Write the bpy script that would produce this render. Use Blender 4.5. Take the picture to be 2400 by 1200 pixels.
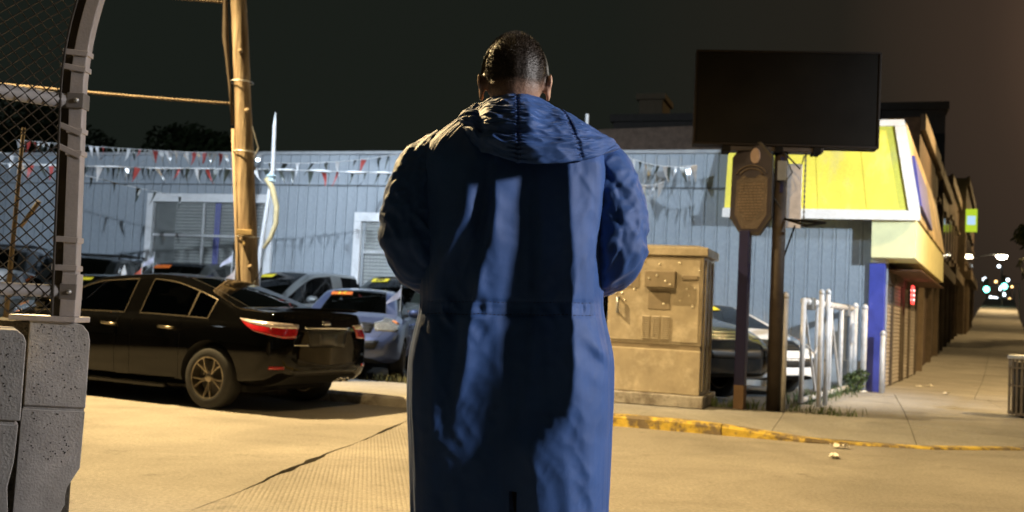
import bpy, bmesh, math, random
import numpy as np
from mathutils import Vector, Matrix
from mathutils.bvhtree import BVHTree

for _o in list(bpy.data.objects):
    bpy.data.objects.remove(_o, do_unlink=True)
scene = bpy.context.scene
C = scene.collection
R = math.radians
random.seed(7)
rng = np.random.RandomState(11)

# ------------------------------------------------------------------ camera
cam_d = bpy.data.cameras.new('camera')
cam = bpy.data.objects.new('camera', cam_d)
C.objects.link(cam)
cam_d.sensor_width = 36.0
cam_d.lens = 36.0 * 2333.0 / 2400.0
cam_d.clip_start = 0.05
cam_d.clip_end = 600.0
cam.matrix_world = (Matrix.Translation((0, 0, 1.2)) @ Matrix.Rotation(math.pi / 2 + math.atan(130 / 2333.0), 4, 'X')
                    @ Matrix.Rotation(R(2.85), 4, 'Z'))
cam_d.dof.use_dof = True
cam_d.dof.focus_distance = 3.4
cam_d.dof.aperture_fstop = 3.8
scene.camera = cam

# ------------------------------------------------------------------ night sky (city glow; brown end towards the side street also paints in lens flare)
world = bpy.data.worlds.new('World')
scene.world = world
world.use_nodes = True
wn, wl = world.node_tree.nodes, world.node_tree.links
wn.clear()
w_out = wn.new('ShaderNodeOutputWorld')
w_bg = wn.new('ShaderNodeBackground')
w_tc = wn.new('ShaderNodeTexCoord')
w_dot = wn.new('ShaderNodeVectorMath'); w_dot.operation = 'DOT_PRODUCT'
w_dot.inputs[1].default_value = Vector((0.66, 0.70, 0.26)).normalized()
w_ramp = wn.new('ShaderNodeValToRGB')
cr = w_ramp.color_ramp
cr.elements[0].position = 0.30; cr.elements[0].color = (0.0092, 0.0122, 0.0096, 1)
cr.elements[1].position = 1.0; cr.elements[1].color = (0.15, 0.085, 0.052, 1)
e = cr.elements.new(0.80); e.color = (0.0104, 0.0122, 0.0094, 1)
e = cr.elements.new(0.91); e.color = (0.017, 0.0145, 0.0105, 1)
e = cr.elements.new(0.955); e.color = (0.043, 0.028, 0.019, 1)
wl.new(w_tc.outputs['Generated'], w_dot.inputs[0])
wl.new(w_dot.outputs['Value'], w_ramp.inputs[0])
wl.new(w_ramp.outputs[0], w_bg.inputs['Color'])
w_bg.inputs['Strength'].default_value = 1.0
wl.new(w_bg.outputs[0], w_out.inputs[0])

scene.view_settings.view_transform = 'Standard'
scene.view_settings.look = 'None'
scene.view_settings.exposure = 0.0
scene.view_settings.gamma = 1.0

SODIUM = (1.0, 0.67, 0.29)
SODIUM_A = (1.0, 0.71, 0.33)
COOL = (0.76, 0.87, 1.0)
COOL2 = (0.76, 0.88, 1.0)
WHITE = (1.0, 0.95, 0.93)
PW = dict(A=13500, B=5000, FL=5400, FR=4800, FY=2700, D=4200, C=1900, C0=7000, S=2500)   # lamp powers

# ------------------------------------------------------------------ helpers
_mats = {}
def mat(name, col, rough=0.6, metal=0.0, var=0.18, scale=6.0, bump=0.0, bscale=80.0, coat=0.0, spec=0.5,
        col2=None, c2pos=(0.45, 0.62), c2scale=3.0, emit=None, estr=0.0, stretch=(1, 1, 1), alpha=1.0):
    if name in _mats: return _mats[name]
    m = bpy.data.materials.new(name); m.use_nodes = True
    n, l = m.node_tree.nodes, m.node_tree.links
    b = n['Principled BSDF']
    b.inputs['Roughness'].default_value = rough
    b.inputs['Metallic'].default_value = metal
    b.inputs['Specular IOR Level'].default_value = spec
    if coat: b.inputs['Coat Weight'].default_value = coat; b.inputs['Coat Roughness'].default_value = 0.04
    if emit:
        b.inputs['Emission Color'].default_value = (*emit, 1); b.inputs['Emission Strength'].default_value = estr
    tc = n.new('ShaderNodeTexCoord'); mp = n.new('ShaderNodeMapping'); mp.inputs['Scale'].default_value = stretch
    l.new(tc.outputs['Object'], mp.inputs[0])
    nz = n.new('ShaderNodeTexNoise'); nz.inputs['Scale'].default_value = scale; nz.inputs['Detail'].default_value = 6
    nz.inputs['Roughness'].default_value = 0.65
    l.new(mp.outputs[0], nz.inputs['Vector'])
    mr = n.new('ShaderNodeMapRange'); mr.inputs['To Min'].default_value = 1 - var; mr.inputs['To Max'].default_value = 1 + var
    mr.inputs['From Min'].default_value = 0.3; mr.inputs['From Max'].default_value = 0.7
    l.new(nz.outputs[0], mr.inputs[0])
    mul = n.new('ShaderNodeVectorMath'); mul.operation = 'SCALE'
    if col2:
        n2 = n.new('ShaderNodeTexNoise'); n2.inputs['Scale'].default_value = c2scale; n2.inputs['Detail'].default_value = 8
        n2.inputs['Roughness'].default_value = 0.7
        l.new(mp.outputs[0], n2.inputs['Vector'])
        rp = n.new('ShaderNodeValToRGB')
        rp.color_ramp.elements[0].position = c2pos[0]; rp.color_ramp.elements[0].color = (*col, 1)
        rp.color_ramp.elements[1].position = c2pos[1]; rp.color_ramp.elements[1].color = (*col2, 1)
        l.new(n2.outputs[0], rp.inputs[0]); l.new(rp.outputs[0], mul.inputs[0])
    else:
        mul.inputs[0].default_value = col
    l.new(mr.outputs[0], mul.inputs['Scale'])
    l.new(mul.outputs[0], b.inputs['Base Color'])
    if bump:
        nb = n.new('ShaderNodeTexNoise'); nb.inputs['Scale'].default_value = bscale; nb.inputs['Detail'].default_value = 5
        l.new(mp.outputs[0], nb.inputs['Vector'])
        bp = n.new('ShaderNodeBump'); bp.inputs['Strength'].default_value = bump; bp.inputs['Distance'].default_value = 0.02
        l.new(nb.outputs[0], bp.inputs['Height']); l.new(bp.outputs[0], b.inputs['Normal'])
    _mats[name] = m
    return m

def glass(name, tint=(0.25, 0.27, 0.27), rough=0.02):
    if name in _mats: return _mats[name]
    m = bpy.data.materials.new(name); m.use_nodes = True
    n, l = m.node_tree.nodes, m.node_tree.links
    n.clear()
    o = n.new('ShaderNodeOutputMaterial'); mx = n.new('ShaderNodeMixShader')
    t = n.new('ShaderNodeBsdfTransparent'); t.inputs[0].default_value = (*tint, 1)
    g = n.new('ShaderNodeBsdfGlossy'); g.inputs['Roughness'].default_value = rough
    f = n.new('ShaderNodeFresnel'); f.inputs[0].default_value = 1.5
    l.new(f.outputs[0], mx.inputs[0]); l.new(t.outputs[0], mx.inputs[1]); l.new(g.outputs[0], mx.inputs[2])
    l.new(mx.outputs[0], o.inputs[0])
    _mats[name] = m
    return m

def emitter(name, col, strength):
    if name in _mats: return _mats[name]
    m = bpy.data.materials.new(name); m.use_nodes = True
    n, l = m.node_tree.nodes, m.node_tree.links
    n.clear()
    o = n.new('ShaderNodeOutputMaterial'); em = n.new('ShaderNodeEmission')
    em.inputs[0].default_value = (*col, 1); em.inputs[1].default_value = strength
    l.new(em.outputs[0], o.inputs[0])
    _mats[name] = m
    return m

def tag(o, label=None, cat=None, group=None, kind=None):
    if label: o['label'] = label
    if cat: o['category'] = cat
    if group: o['group'] = group
    if kind: o['kind'] = kind
    return o

def thing(name, label, cat, loc=(0, 0, 0), rz=0.0, group=None):
    o = bpy.data.objects.new(name, None); C.objects.link(o)
    o.location = loc; o.rotation_euler = (0, 0, rz); o.empty_display_size = 0.2
    return tag(o, label, cat, group)

def link(name, me, parent=None, loc=(0, 0, 0), rot=(0, 0, 0), scale=(1, 1, 1)):
    o = bpy.data.objects.new(name, me); C.objects.link(o)
    o.location = loc; o.rotation_euler = rot; o.scale = scale
    if parent is not None: o.parent = parent
    return o

def copy_tree(o, parent=None):
    c = o.copy(); C.objects.link(c)
    if parent is not None: c.parent = parent
    for ch in [x for x in bpy.data.objects if x.parent == o]:
        copy_tree(ch, c)
    return c

class MB:
    def __init__(s): s.v = []; s.f = []
    def add(s, v, f):
        k = len(s.v); s.v += [tuple(p) for p in v]; s.f += [tuple(i + k for i in q) for q in f]; return s
    def box(s, x0, x1, y0, y1, z0, z1, M=None):
        v = [(x, y, z) for z in (z0, z1) for y in (y0, y1) for x in (x0, x1)]
        if M is not None: v = [tuple(M @ Vector(p)) for p in v]
        return s.add(v, [(0, 2, 3, 1), (4, 5, 7, 6), (0, 1, 5, 4), (2, 6, 7, 3), (0, 4, 6, 2), (1, 3, 7, 5)])
    def tube(s, path, r, n=8, caps=True, closed=False):
        P = [Vector(p) for p in path]; m = len(P)
        rr = r if hasattr(r, '__len__') else [r] * m
        v = []; up = None
        for i in range(m):
            a = P[i - 1] if (i > 0 or closed) else P[i]; b = P[(i + 1) % m] if (i < m - 1 or closed) else P[i]
            t = (b - a).normalized()
            if up is None:
                up = Vector((0, 0, 1)) if abs(t.z) < 0.9 else Vector((1, 0, 0))
            q = t.cross(up).normalized(); up = q.cross(t).normalized()
            for k in range(n):
                an = 2 * math.pi * k / n
                v.append(P[i] + (q * math.cos(an) + up * math.sin(an)) * rr[i])
        f = []
        for i in range(m if closed else m - 1):
            i2 = (i + 1) % m
            for k in range(n):
                f.append((i * n + k, i * n + (k + 1) % n, i2 * n + (k + 1) % n, i2 * n + k))
        if caps and not closed:
            f.append(tuple(range(n))[::-1]); f.append(tuple((m - 1) * n + k for k in range(n)))
        return s.add(v, f)
    def lathe(s, prof, n=24, M=None, caps=True):
        # prof: (radius, height) about Z
        v = []
        for (r, z) in prof:
            for k in range(n):
                a = 2 * math.pi * k / n; v.append(Vector((r * math.cos(a), r * math.sin(a), z)))
        if M is not None: v = [M @ p for p in v]
        f = []
        for i in range(len(prof) - 1):
            for k in range(n):
                f.append((i * n + k, i * n + (k + 1) % n, (i + 1) * n + (k + 1) % n, (i + 1) * n + k))
        if caps: f.append(tuple(range(n))[::-1]); f.append(tuple((len(prof) - 1) * n + k for k in range(n)))
        return s.add(v, f)
    def prism(s, poly, d0, d1, fn):
        # poly: 2-D outline, fn(a, b, d) -> 3-D point
        n = len(poly)
        v = [fn(a, b, d0) for a, b in poly] + [fn(a, b, d1) for a, b in poly]
        f = [tuple(range(n))[::-1], tuple(range(n, 2 * n))] + [(i, (i + 1) % n, (i + 1) % n + n, i + n) for i in range(n)]
        return s.add(v, f)
    def mesh(s, name, m, bevel=0.0, seg=2, smooth=False, fix=True):
        me = bpy.data.meshes.new(name)
        me.from_pydata([tuple(p) for p in s.v], [], s.f)
        if fix or bevel:
            bm = bmesh.new(); bm.from_mesh(me)
            if fix: bmesh.ops.recalc_face_normals(bm, faces=bm.faces)
            if bevel:
                ed = [e for e in bm.edges if len(e.link_faces) == 2 and e.calc_face_angle(0) > 0.5]
                bmesh.ops.bevel(bm, geom=ed, offset=bevel, segments=seg, affect='EDGES', profile=0.5)
            bm.to_mesh(me); bm.free()
        if m is not None: me.materials.append(m)
        if smooth: me.polygons.foreach_set('use_smooth', [True] * len(me.polygons))
        return me
    def build(s, name, m, parent=None, bevel=0.0, seg=2, smooth=False, fix=True, **kw):
        return link(name, s.mesh(name, m, bevel, seg, smooth, fix), parent, **kw)

def smooth_by_angle(me, ang=40):
    bm = bmesh.new(); bm.from_mesh(me)
    for e in bm.edges: e.smooth = e.calc_face_angle(0) < R(ang) if len(e.link_faces) == 2 else True
    for f in bm.faces: f.smooth = True
    bm.to_mesh(me); bm.free()

# street frame: kerb of the far side of the road, s along it to the right, t away from the camera
TH = R(19.3)
K0 = Vector((0, 11.45, 0)); U = Vector((math.cos(TH), -math.sin(TH), 0)); V = Vector((math.sin(TH), math.cos(TH), 0))
def S(s, t, z=0.0): return K0 + U * s + V * t + Vector((0, 0, z))
# car-yard building facade frame (right end at the street corner, f to the left)
TB = R(18.5)
F0 = Vector((6.39, 17.42, 0)); FU = Vector((-math.cos(TB), math.sin(TB), 0)); FN = Vector((-math.sin(TB), -math.cos(TB), 0))
def FP(f, out=0.0, z=0.0): return F0 + FU * f + FN * out + Vector((0, 0, z))
# side street direction
WD = Vector((0.445, 0.8955, 0)).normalized(); WN = Vector((WD.y, -WD.x, 0))
def WP(w, out=0.0, z=0.0): return F0 + WD * w + WN * out + Vector((0, 0, z))

def lamp_light(parent, kind, loc, color, power, target=None, spot=None, blend=0.6, radius=0.12):
    ld = bpy.data.lights.new('lamp_light', kind)
    ld.color = color; ld.energy = power; ld.shadow_soft_size = radius
    o = bpy.data.objects.new('lamp_light', ld); C.objects.link(o)
    o.parent = parent; o.location = loc
    if kind == 'SPOT':
        ld.spot_size = spot; ld.spot_blend = blend
        d = Vector(target) - Vector(loc)
        o.rotation_euler = d.to_track_quat('-Z', 'Y').to_euler()
    return o
# ================================================================== setting: road, kerb, pavement, yard
M_road = mat('road_concrete', (0.33, 0.305, 0.265), 0.82, var=0.16, scale=1.1, bump=0.35, bscale=120, col2=(0.25, 0.23, 0.20), c2scale=0.55, c2pos=(0.42, 0.70))
M_asph = mat('asphalt', (0.055, 0.055, 0.055), 0.9, var=0.3, scale=3, bump=0.5, bscale=150)
M_side = mat('pavement_concrete', (0.34, 0.33, 0.31), 0.85, var=0.16, scale=2.2, bump=0.3, bscale=140, col2=(0.25, 0.24, 0.22), c2scale=1.1, c2pos=(0.45, 0.72))
M_kerb = mat('kerb_concrete', (0.33, 0.31, 0.28), 0.85, var=0.25, scale=7, bump=0.5, bscale=70, col2=(0.15, 0.13, 0.11), c2scale=4)
M_kyel = mat('kerb_yellow_paint', (0.58, 0.42, 0.06), 0.75, var=0.25, scale=9, bump=0.5, bscale=70, col2=(0.17, 0.13, 0.08), c2scale=4.2, c2pos=(0.46, 0.56))

def grooved(src):
    """broom-finished concrete: fine parallel tine grooves as relief"""
    m = src.copy(); m.name = 'road_concrete_tined'
    n, l = m.node_tree.nodes, m.node_tree.links
    b = n['Principled BSDF']
    tc = n.new('ShaderNodeTexCoord'); mp = n.new('ShaderNodeMapping'); mp.inputs['Rotation'].default_value = (0, 0, R(-8))
    l.new(tc.outputs['Object'], mp.inputs[0])
    w = n.new('ShaderNodeTexWave'); w.inputs['Scale'].default_value = 10.5; w.inputs['Distortion'].default_value = 0.9
    w.inputs['Detail'].default_value = 3; w.inputs['Detail Scale'].default_value = 2.0; w.wave_profile = 'SIN'
    l.new(mp.outputs[0], w.inputs[0])
    pw = n.new('ShaderNodeMath'); pw.operation = 'POWER'; pw.inputs[1].default_value = 0.35
    l.new(w.outputs['Fac'], pw.inputs[0])
    nz = n.new('ShaderNodeTexNoise'); nz.inputs['Scale'].default_value = 1.4; nz.inputs['Detail'].default_value = 3
    l.new(tc.outputs['Object'], nz.inputs['Vector'])
    mr = n.new('ShaderNodeMapRange'); mr.inputs['From Min'].default_value = 0.42; mr.inputs['From Max'].default_value = 0.58
    l.new(nz.outputs[0], mr.inputs[0])
    mu = n.new('ShaderNodeMath'); mu.operation = 'MULTIPLY'
    l.new(pw.outputs[0], mu.inputs[0]); l.new(mr.outputs[0], mu.inputs[1])
    bp = n.new('ShaderNodeBump'); bp.inputs['Strength'].default_value = 0.38; bp.inputs['Distance'].default_value = 0.012
    sx = n.new('ShaderNodeSeparateXYZ'); l.new(tc.outputs['Object'], sx.inputs[0])
    mx = n.new('ShaderNodeMapRange'); mx.inputs['From Min'].default_value = 0.2; mx.inputs['From Max'].default_value = 1.2; mx.inputs['To Min'].default_value = 1.0; mx.inputs['To Max'].default_value = 0.06
    l.new(sx.outputs[0], mx.inputs[0]); mu2 = n.new('ShaderNodeMath'); mu2.operation = 'MULTIPLY'; mr.inputs['To Min'].default_value = 0.45
    l.new(mu.outputs[0], mu2.inputs[0]); l.new(mx.outputs[0], mu2.inputs[1]); l.new(mu2.outputs[0], bp.inputs['Height'])
    old = [k for k in l if k.to_socket == b.inputs['Normal']]
    if old: l.new(old[0].from_socket, bp.inputs['Normal'])
    l.new(bp.outputs[0], b.inputs['Normal'])
    return m
def gritty(m, amt=0.5):
    """aggregate speckle, drip stains and long tyre smears on top of a base material"""
    n, l = m.node_tree.nodes, m.node_tree.links; b = n['Principled BSDF']; src = b.inputs['Base Color'].links[0].from_socket
    tc = n.new('ShaderNodeTexCoord')
    def layer(src, sc, lo, hi, tmin, tmax, stretch=(1, 1, 1), det=4, rz=0.0, dist=0.0):
        mp = n.new('ShaderNodeMapping'); mp.inputs['Scale'].default_value = stretch; mp.inputs['Rotation'].default_value = (0, 0, rz); l.new(tc.outputs['Object'], mp.inputs[0])
        t = n.new('ShaderNodeTexNoise'); t.inputs['Scale'].default_value = sc; t.inputs['Detail'].default_value = det; t.inputs['Roughness'].default_value = 0.7; t.inputs['Distortion'].default_value = dist; l.new(mp.outputs[0], t.inputs['Vector'])
        r = n.new('ShaderNodeMapRange'); r.inputs['From Min'].default_value = lo; r.inputs['From Max'].default_value = hi; r.inputs['To Min'].default_value = tmin; r.inputs['To Max'].default_value = tmax; l.new(t.outputs[0], r.inputs[0])
        s_ = n.new('ShaderNodeVectorMath'); s_.operation = 'SCALE'; l.new(src, s_.inputs[0]); l.new(r.outputs[0], s_.inputs['Scale']); return s_.outputs[0]
    src = layer(src, 38, 0.36, 0.64, 1 - .38 * amt, 1 + .26 * amt, det=8)
    src = layer(src, 260, 0.42, 0.52, 1 - .45 * amt, 1.03)
    src = layer(src, 0.9, 0.48, 0.70, 1.0, 1 - .34 * amt, (0.35, 1.0, 1), 8, TH, 1.5)
    src = layer(src, 0.45, 0.40, 0.62, 1 + .12 * amt, 1 - .28 * amt, (1, 1, 1), 6, 0, 0.8)
    src = layer(src, 2.3, 0.60, 0.68, 1.0, 1 - .45 * amt, (1, 1, 1), 7)
    l.new(src, b.inputs['Base Color']); return m
gritty(M_road, 0.7); gritty(M_side, 0.6)
M_tined = grooved(M_road)

# base sheet that reaches the horizon
g = MB(); g.add([(-300, -120, -0.06), (300, -120, -0.06), (300, 500, -0.06), (-300, 500, -0.06)], [(0, 1, 2, 3)])
ground = g.build('ground', M_asph); tag(ground, kind='structure')
g = MB(); g.add([(-120, -60, -0.035), (160, -60, -0.035), (160, 13.6, -0.035), (-120, 13.6, -0.035)], [(0, 1, 2, 3)])
road = g.build('road', mat('road_joint', (0.035, 0.03, 0.025), 0.95)); tag(road, kind='structure')

# two concrete road slabs meeting in an open, ragged joint
def crack_pts(side):
    pts = []
    y = -8.0
    while y < 11.86:
        x = -1.73 + (y - 5.61) * 0.1485 + 0.012 * math.sin(y * 2.3) + 0.005 * math.sin(y * 5.1 + 1)
        wdt = 0.004 + 0.026 * math.exp(-((y - 7.4) / 0.8) ** 2) + 0.016 * math.exp(-((y - 9.7) / 0.5) ** 2)
        if y < 6.4: wdt = 0.004
        j = (rng.rand() - 0.5) * (0.030 if 6.6 < y < 10.2 else 0.008)
        pts.append((x + side * wdt * (0.5 + rng.rand()) + j * 0.6, y)); y += 0.10 + 0.12 * rng.rand()
    return pts
def road_slab(poly, m):
    q = MB(); q.prism(poly, -0.05, 0.0, lambda a, b, d: (a, b, d))
    return q.build('road_slab', m, road)
lp, rp = crack_pts(-1), crack_pts(1)
kl = [S(s, 0.05) for s in (-60,)]
road_slab([(p[0], p[1]) for p in lp] + [(lp[-1][0] - 0.05, 12.3), (-60, 33.5), (-60, -8)], M_road)
road_slab([(60, -8), (60, 13.2), (7.5, 13.2), (5.6, 10.75), (rp[-1][0] + 0.05, 12.0)] + rp[::-1], M_tined)

# pavement: slabs clipped to the corner outline
KC = [S(-45, 0), S(3.3, 0), Vector((4.4, 10.30, 0)), Vector((5.5, 10.62, 0)), Vector((6.7, 11.5, 0)), Vector((7.75, 13.0, 0))]
KC.append(KC[-1] + WD * 80)
def clip(poly, p, n):
    out = []
    for i in range(len(poly)):
        a, b = poly[i], poly[(i + 1) % len(poly)]
        da, db = (a - p).dot(n), (b - p).dot(n)
        if da >= 0: out.append(a)
        if (da >= 0) != (db >= 0): out.append(a + (b - a) * (da / (da - db)))
    return out
def seg_dist(p, a, b):
    t = max(0, min(1, (p - a).dot(b - a) / (b - a).length_squared)); return (p - a - (b - a) * t).length
RA, RB = Vector((3.9, 10.42, 0)), Vector((5.7, 10.75, 0))
def hill(w): return max(0.0, w - 8.0) * 0.042 + max(0.0, w - 60) * 0.02
def z_side(p):
    d = seg_dist(Vector((p.x, p.y, 0)), RA, RB); k = max(0, min(1, (d - 0.15) / 1.9)); k = k * k * (3 - 2 * k)
    w = (Vector((p.x, p.y, 0)) - F0).dot(WD)
    return 0.014 + 0.106 * k + hill(w)
sidewalk_v = [Vector((p.x, p.y, -0.045)) for p in KC] + [WP(95, 0.3, -0.045), WP(0, 0.3, -0.045), FP(30, 0, -0.045), S(-45, 9, -0.045)]
g = MB(); g.add(sidewalk_v, [tuple(range(len(sidewalk_v)))])
sidewalk = g.build('pavement', mat('joint_dirt', (0.05, 0.045, 0.04), 0.95)); tag(sidewalk, kind='structure')
def kerb_inner(d):
    out = []
    for i in range(len(KC) - 1):
        a, b = KC[i], KC[i + 1]; t = (b - a).normalized(); n = Vector((-t.y, t.x, 0)); out.append((a + n * d, n))
    return out
KI = kerb_inner(0.165)
def slab(poly, m=None, inset=0.006, extra=()):
    for p, n in list(KI) + list(extra):
        poly = clip(poly, p, n)
        if len(poly) < 3: return None
    c = sum(poly, Vector()) / len(poly)
    ar = abs(sum(poly[i].x * poly[(i + 1) % len(poly)].y - poly[i].y * poly[(i + 1) % len(poly)].x for i in range(len(poly)))) / 2
    if ar < 0.05: return None
    poly = [c + (p - c) * (1 - inset / max(0.2, (p - c).length)) for p in poly]
    dz = rng.uniform(-0.003, 0.003)
    q = MB(); nn = len(poly)
    v = [(p.x, p.y, z_side(p) - 0.05) for p in poly] + [(p.x, p.y, z_side(p) + dz) for p in poly]
    v.append((c.x, c.y, z_side(c) + dz))
    f = [(i, (i + 1) % nn, (i + 1) % nn + nn, i + nn) for i in range(nn)] + [(i + nn, (i + 1) % nn + nn, 2 * nn) for i in range(nn)]
    q.add(v, f)
    return q.build('paving_slab', m or M_side, sidewalk)
s = -13.0
GL0 = Vector((3.95, 13.55, 0)); GLN = WN                                   # yard gate line
while s < 7.5:
    s1 = s + 1.45
    slab([S(s, 0.1), S(s1, 0.1), S(s1, 2.02), S(s, 2.02)])
    if s1 > 2.9:
        for t0, t1 in ((2.02, 3.6), (3.6, 5.2), (5.2, 6.8), (6.8, 9.5)):
            slab([S(s, t0), S(s1, t0), S(s1, t1), S(s, t1)], extra=[(GL0, GLN), (F0, -WD)])
    s = s1
w = 0.0
while w < 110:
    st = 1.6 if w < 24 else 6.0
    for o0, o1 in ((0.02, 1.6), (1.6, 3.2), (3.2, 5.6)):
        slab([WP(w, o0), WP(w, o1), WP(w + st, o1), WP(w + st, o0)])
    w += st
# kerb stones
def kerb_stone(a, b, m):
    t = (b - a).normalized(); n = Vector((-t.y, t.x, 0)); q = MB(); v = []
    N = 5
    for i in range(N + 1):
        p = a + (b - a) * (0.004 + 0.992 * i / N); z = z_side(p + n * 0.08) + 0.006
        jj = rng.uniform(-0.006, 0.006)
        for (o, zz) in ((0.0, -0.04), (jj, max(0.004, z - 0.03)), (0.025 + jj, z), (0.16, z), (0.16, -0.04)):
            v.append(p + n * o + Vector((0, 0, zz)))
    f = [(i * 5 + k, (i + 1) * 5 + k, (i + 1) * 5 + k + 1, i * 5 + k + 1) for i in range(N) for k in range(4)]
    f += [(0, 1, 2, 3, 4), tuple(N * 5 + k for k in range(5))[::-1]]
    q.add(v, f); return q.build('kerb_stone', m, sidewalk)
s = -14.0
while s < 3.2:
    e_ = min(s + 2.35, 3.3)
    kerb_stone(S(s, 0), S(e_, 0), M_kyel if s > -0.1 else M_kerb); s = e_
for i in range(1, len(KC) - 2): kerb_stone(KC[i], KC[i + 1], M_kyel if i < 3 else M_kerb)
w = 0.0
while w < 40:
    kerb_stone(KC[5] + WD * w, KC[5] + WD * (w + 3), M_kerb); w += 3

# used-car yard surface
yv = [S(-45, 2.03, 0.09), S(3.2, 2.03, 0.09), GL0 + Vector((0, 0, 0.09)), Vector((F0.x, F0.y, 0.09)), FP(36, -0.2, 0.09)]
g = MB(); g.add(yv, [(0, 1, 2, 3, 4)])
M_yard = mat('yard_asphalt', (0.07, 0.07, 0.068), 0.9, var=0.3, scale=2.5, bump=0.5, bscale=120)
yard = g.build('yard_ground', M_yard); tag(yard, kind='structure')
# far roadway of the side street, rising
g = MB(); rows = 24; vv = []
for i in range(rows + 1):
    w = -3 + i * 5.0
    for o in (4.6, 20): vv.append(WP(w, o, hill(w) + 0.004))
g.add(vv, [(2 * i, 2 * i + 1, 2 * i + 3, 2 * i + 2) for i in range(rows)])
sr = g.build('side_street', M_road); tag(sr, kind='structure')
# the opposite raised pavement the camera and the man stand on
g = MB(); g.box(-8, 8, -6, 3.9, -0.03, 0.1)
npv = g.build('near_pavement', mat('dark_near_paving', (0.10, 0.095, 0.09), 0.9, var=0.3, scale=3, bump=0.3), bevel=0.02); tag(npv, kind='structure')

# litter on the road
M_lit = mat('paper_litter', (0.75, 0.72, 0.66), 0.8)
for i, (x, y, z, lab) in enumerate([(3.36, 10.02, 0.006, 'crumpled white paper scrap against the yellow kerb'),
                                    (3.05, 9.25, 0.004, 'torn paper scrap lying out on the road'),
                                    (6.05, 17.0, 0.125, 'small white paper scrap by the blue pillar'),
                                    (7.75, 17.6, 0.125, 'paper scrap on the corner pavement before the shutters'),
                                    (8.0, 19.4, 0.125, 'crumpled pale wrapper at the foot of the shutters'),
                                    (8.45, 19.9, 0.125, 'second crumpled wrapper beyond it by the shutters')]):
    q = MB(); n_ = 7; v = []
    for a in range(n_):
        for b in range(4):
            v.append(((a - 3) * 0.022 + rng.uniform(-.006, .006), (b - 1.5) * 0.022 + rng.uniform(-.006, .006), 0.004 + abs(rng.normal(0, 0.014))))
    q.add(v, [(a * 4 + b, a * 4 + 4 + b, a * 4 + 5 + b, a * 4 + b + 1) for a in range(n_ - 1) for b in range(3)])
    o = q.build('paper_scrap', M_lit, loc=(x, y, z + 0.002), rot=(0, 0, i * 1.3), scale=(1.3, 1.3, 1.3)); tag(o, lab, 'litter', 'paper scraps on the ground')
# ================================================================== grey car-yard building with the yellow corner shop
M_wall = mat('grey_painted_metal', (0.275, 0.32, 0.365), 0.5, var=0.09, scale=1.5, bump=0.12, bscale=9, stretch=(1, 1, 0.25), col2=(0.20, 0.235, 0.27), c2scale=1.5, c2pos=(0.46, 0.68))
M_trimw = mat('white_painted_trim', (0.62, 0.64, 0.66), 0.5, var=0.08, bump=0.1)
M_yel = mat('yellow_fascia_paint', (0.72, 0.66, 0.085), 0.55, var=0.10, scale=2.2, col2=(0.58, 0.54, 0.22), c2scale=2.6, c2pos=(0.52, 0.74), bump=0.1, bscale=12, stretch=(1, 1, 0.35))
M_pale = mat('pale_yellow_render', (0.70, 0.68, 0.38), 0.7, var=0.1, scale=3, bump=0.2)
M_blue = mat('blue_paint', (0.045, 0.06, 0.34), 0.55, var=0.15, scale=5, col2=(0.45, 0.45, 0.5), c2scale=2.4, c2pos=(0.66, 0.70), bump=0.15)
M_dark = mat('dark_interior', (0.012, 0.012, 0.012), 0.8)
M_blind = mat('venetian_blind', (0.72, 0.72, 0.70), 0.6, var=0.1)
M_wire = mat('grey_wire', (0.30, 0.31, 0.31), 0.45, metal=0.6)
M_conc = mat('base_concrete', (0.33, 0.34, 0.34), 0.85, var=0.2, scale=4, bump=0.3)

gritty(M_wall, 0.35); gritty(M_yel, 0.25); gritty(M_trimw, 0.25)
bld = thing('car_yard_building', 'long low grey ribbed building with yellow corner fascia behind the parked cars', 'building')
rotB = math.atan2(FU.y, FU.x)
def FM(f, out, z): return Matrix.Translation(FP(f, out, z)) @ Matrix.Rotation(rotB, 4, 'Z')   # x = along f, y = out? (FU x Z)
# local: x along FU (left), y = FU rotated +90deg = FN or -FN
sgn = 1 if (Matrix.Rotation(math.pi / 2, 3, 'Z') @ FU).dot(FN) > 0 else -1
def fbox(q, f0, f1, o0, o1, z0, z1):
    M_ = FM(0, 0, 0); a, b = sorted((sgn * o0, sgn * o1)); q.box(f0, f1, a, b, z0, z1, M_); return q
ZT, ZS, LEN = 4.33, 3.66, 31.0
q = MB(); fbox(q, -0.2, LEN, -9.0, -0.08, 0.0, ZT - 0.06); q.build('wall_core', M_conc, bld)
# windows: (f0, f1, z0, z1)
WIN = [(12.29, 15.25, 1.15, 3.30), (8.36, 10.06, 1.1, 2.95)]
panel_me = {}
def panel(f, z0, z1, wd):
    key = round(wd, 3)
    if key not in panel_me:
        # ribbed sheet: raised rib, flat pan; unit height
        pr_ = [(0, 0.0), (0.004, 0.012), (0.16 * wd, 0.016), (0.24 * wd, 0.006), (0.92 * wd, 0.006), (0.975 * wd, 0.0)]
        q = MB(); v = []
        for z in (0, 1):
            for a, o in pr_: v.append((a, sgn * o, z))
            for a, o in pr_[::-1]: v.append((a, sgn * (o - 0.03), z))
        n = len(pr_) * 2
        q.add(v, [(i, (i + 1) % n, (i + 1) % n + n, i + n) for i in range(n)] + [tuple(range(n))[::-1], tuple(range(n, 2 * n))])
        panel_me[key] = q.mesh('wall_panel', M_wall)
    link('wall_panel', panel_me[key], bld, FP(f, rng.uniform(-.0025, .0025), z0), (0, 0, rotB), (1, 1, z1 - z0))
PW_ = 0.232
f = 0.0
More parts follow.
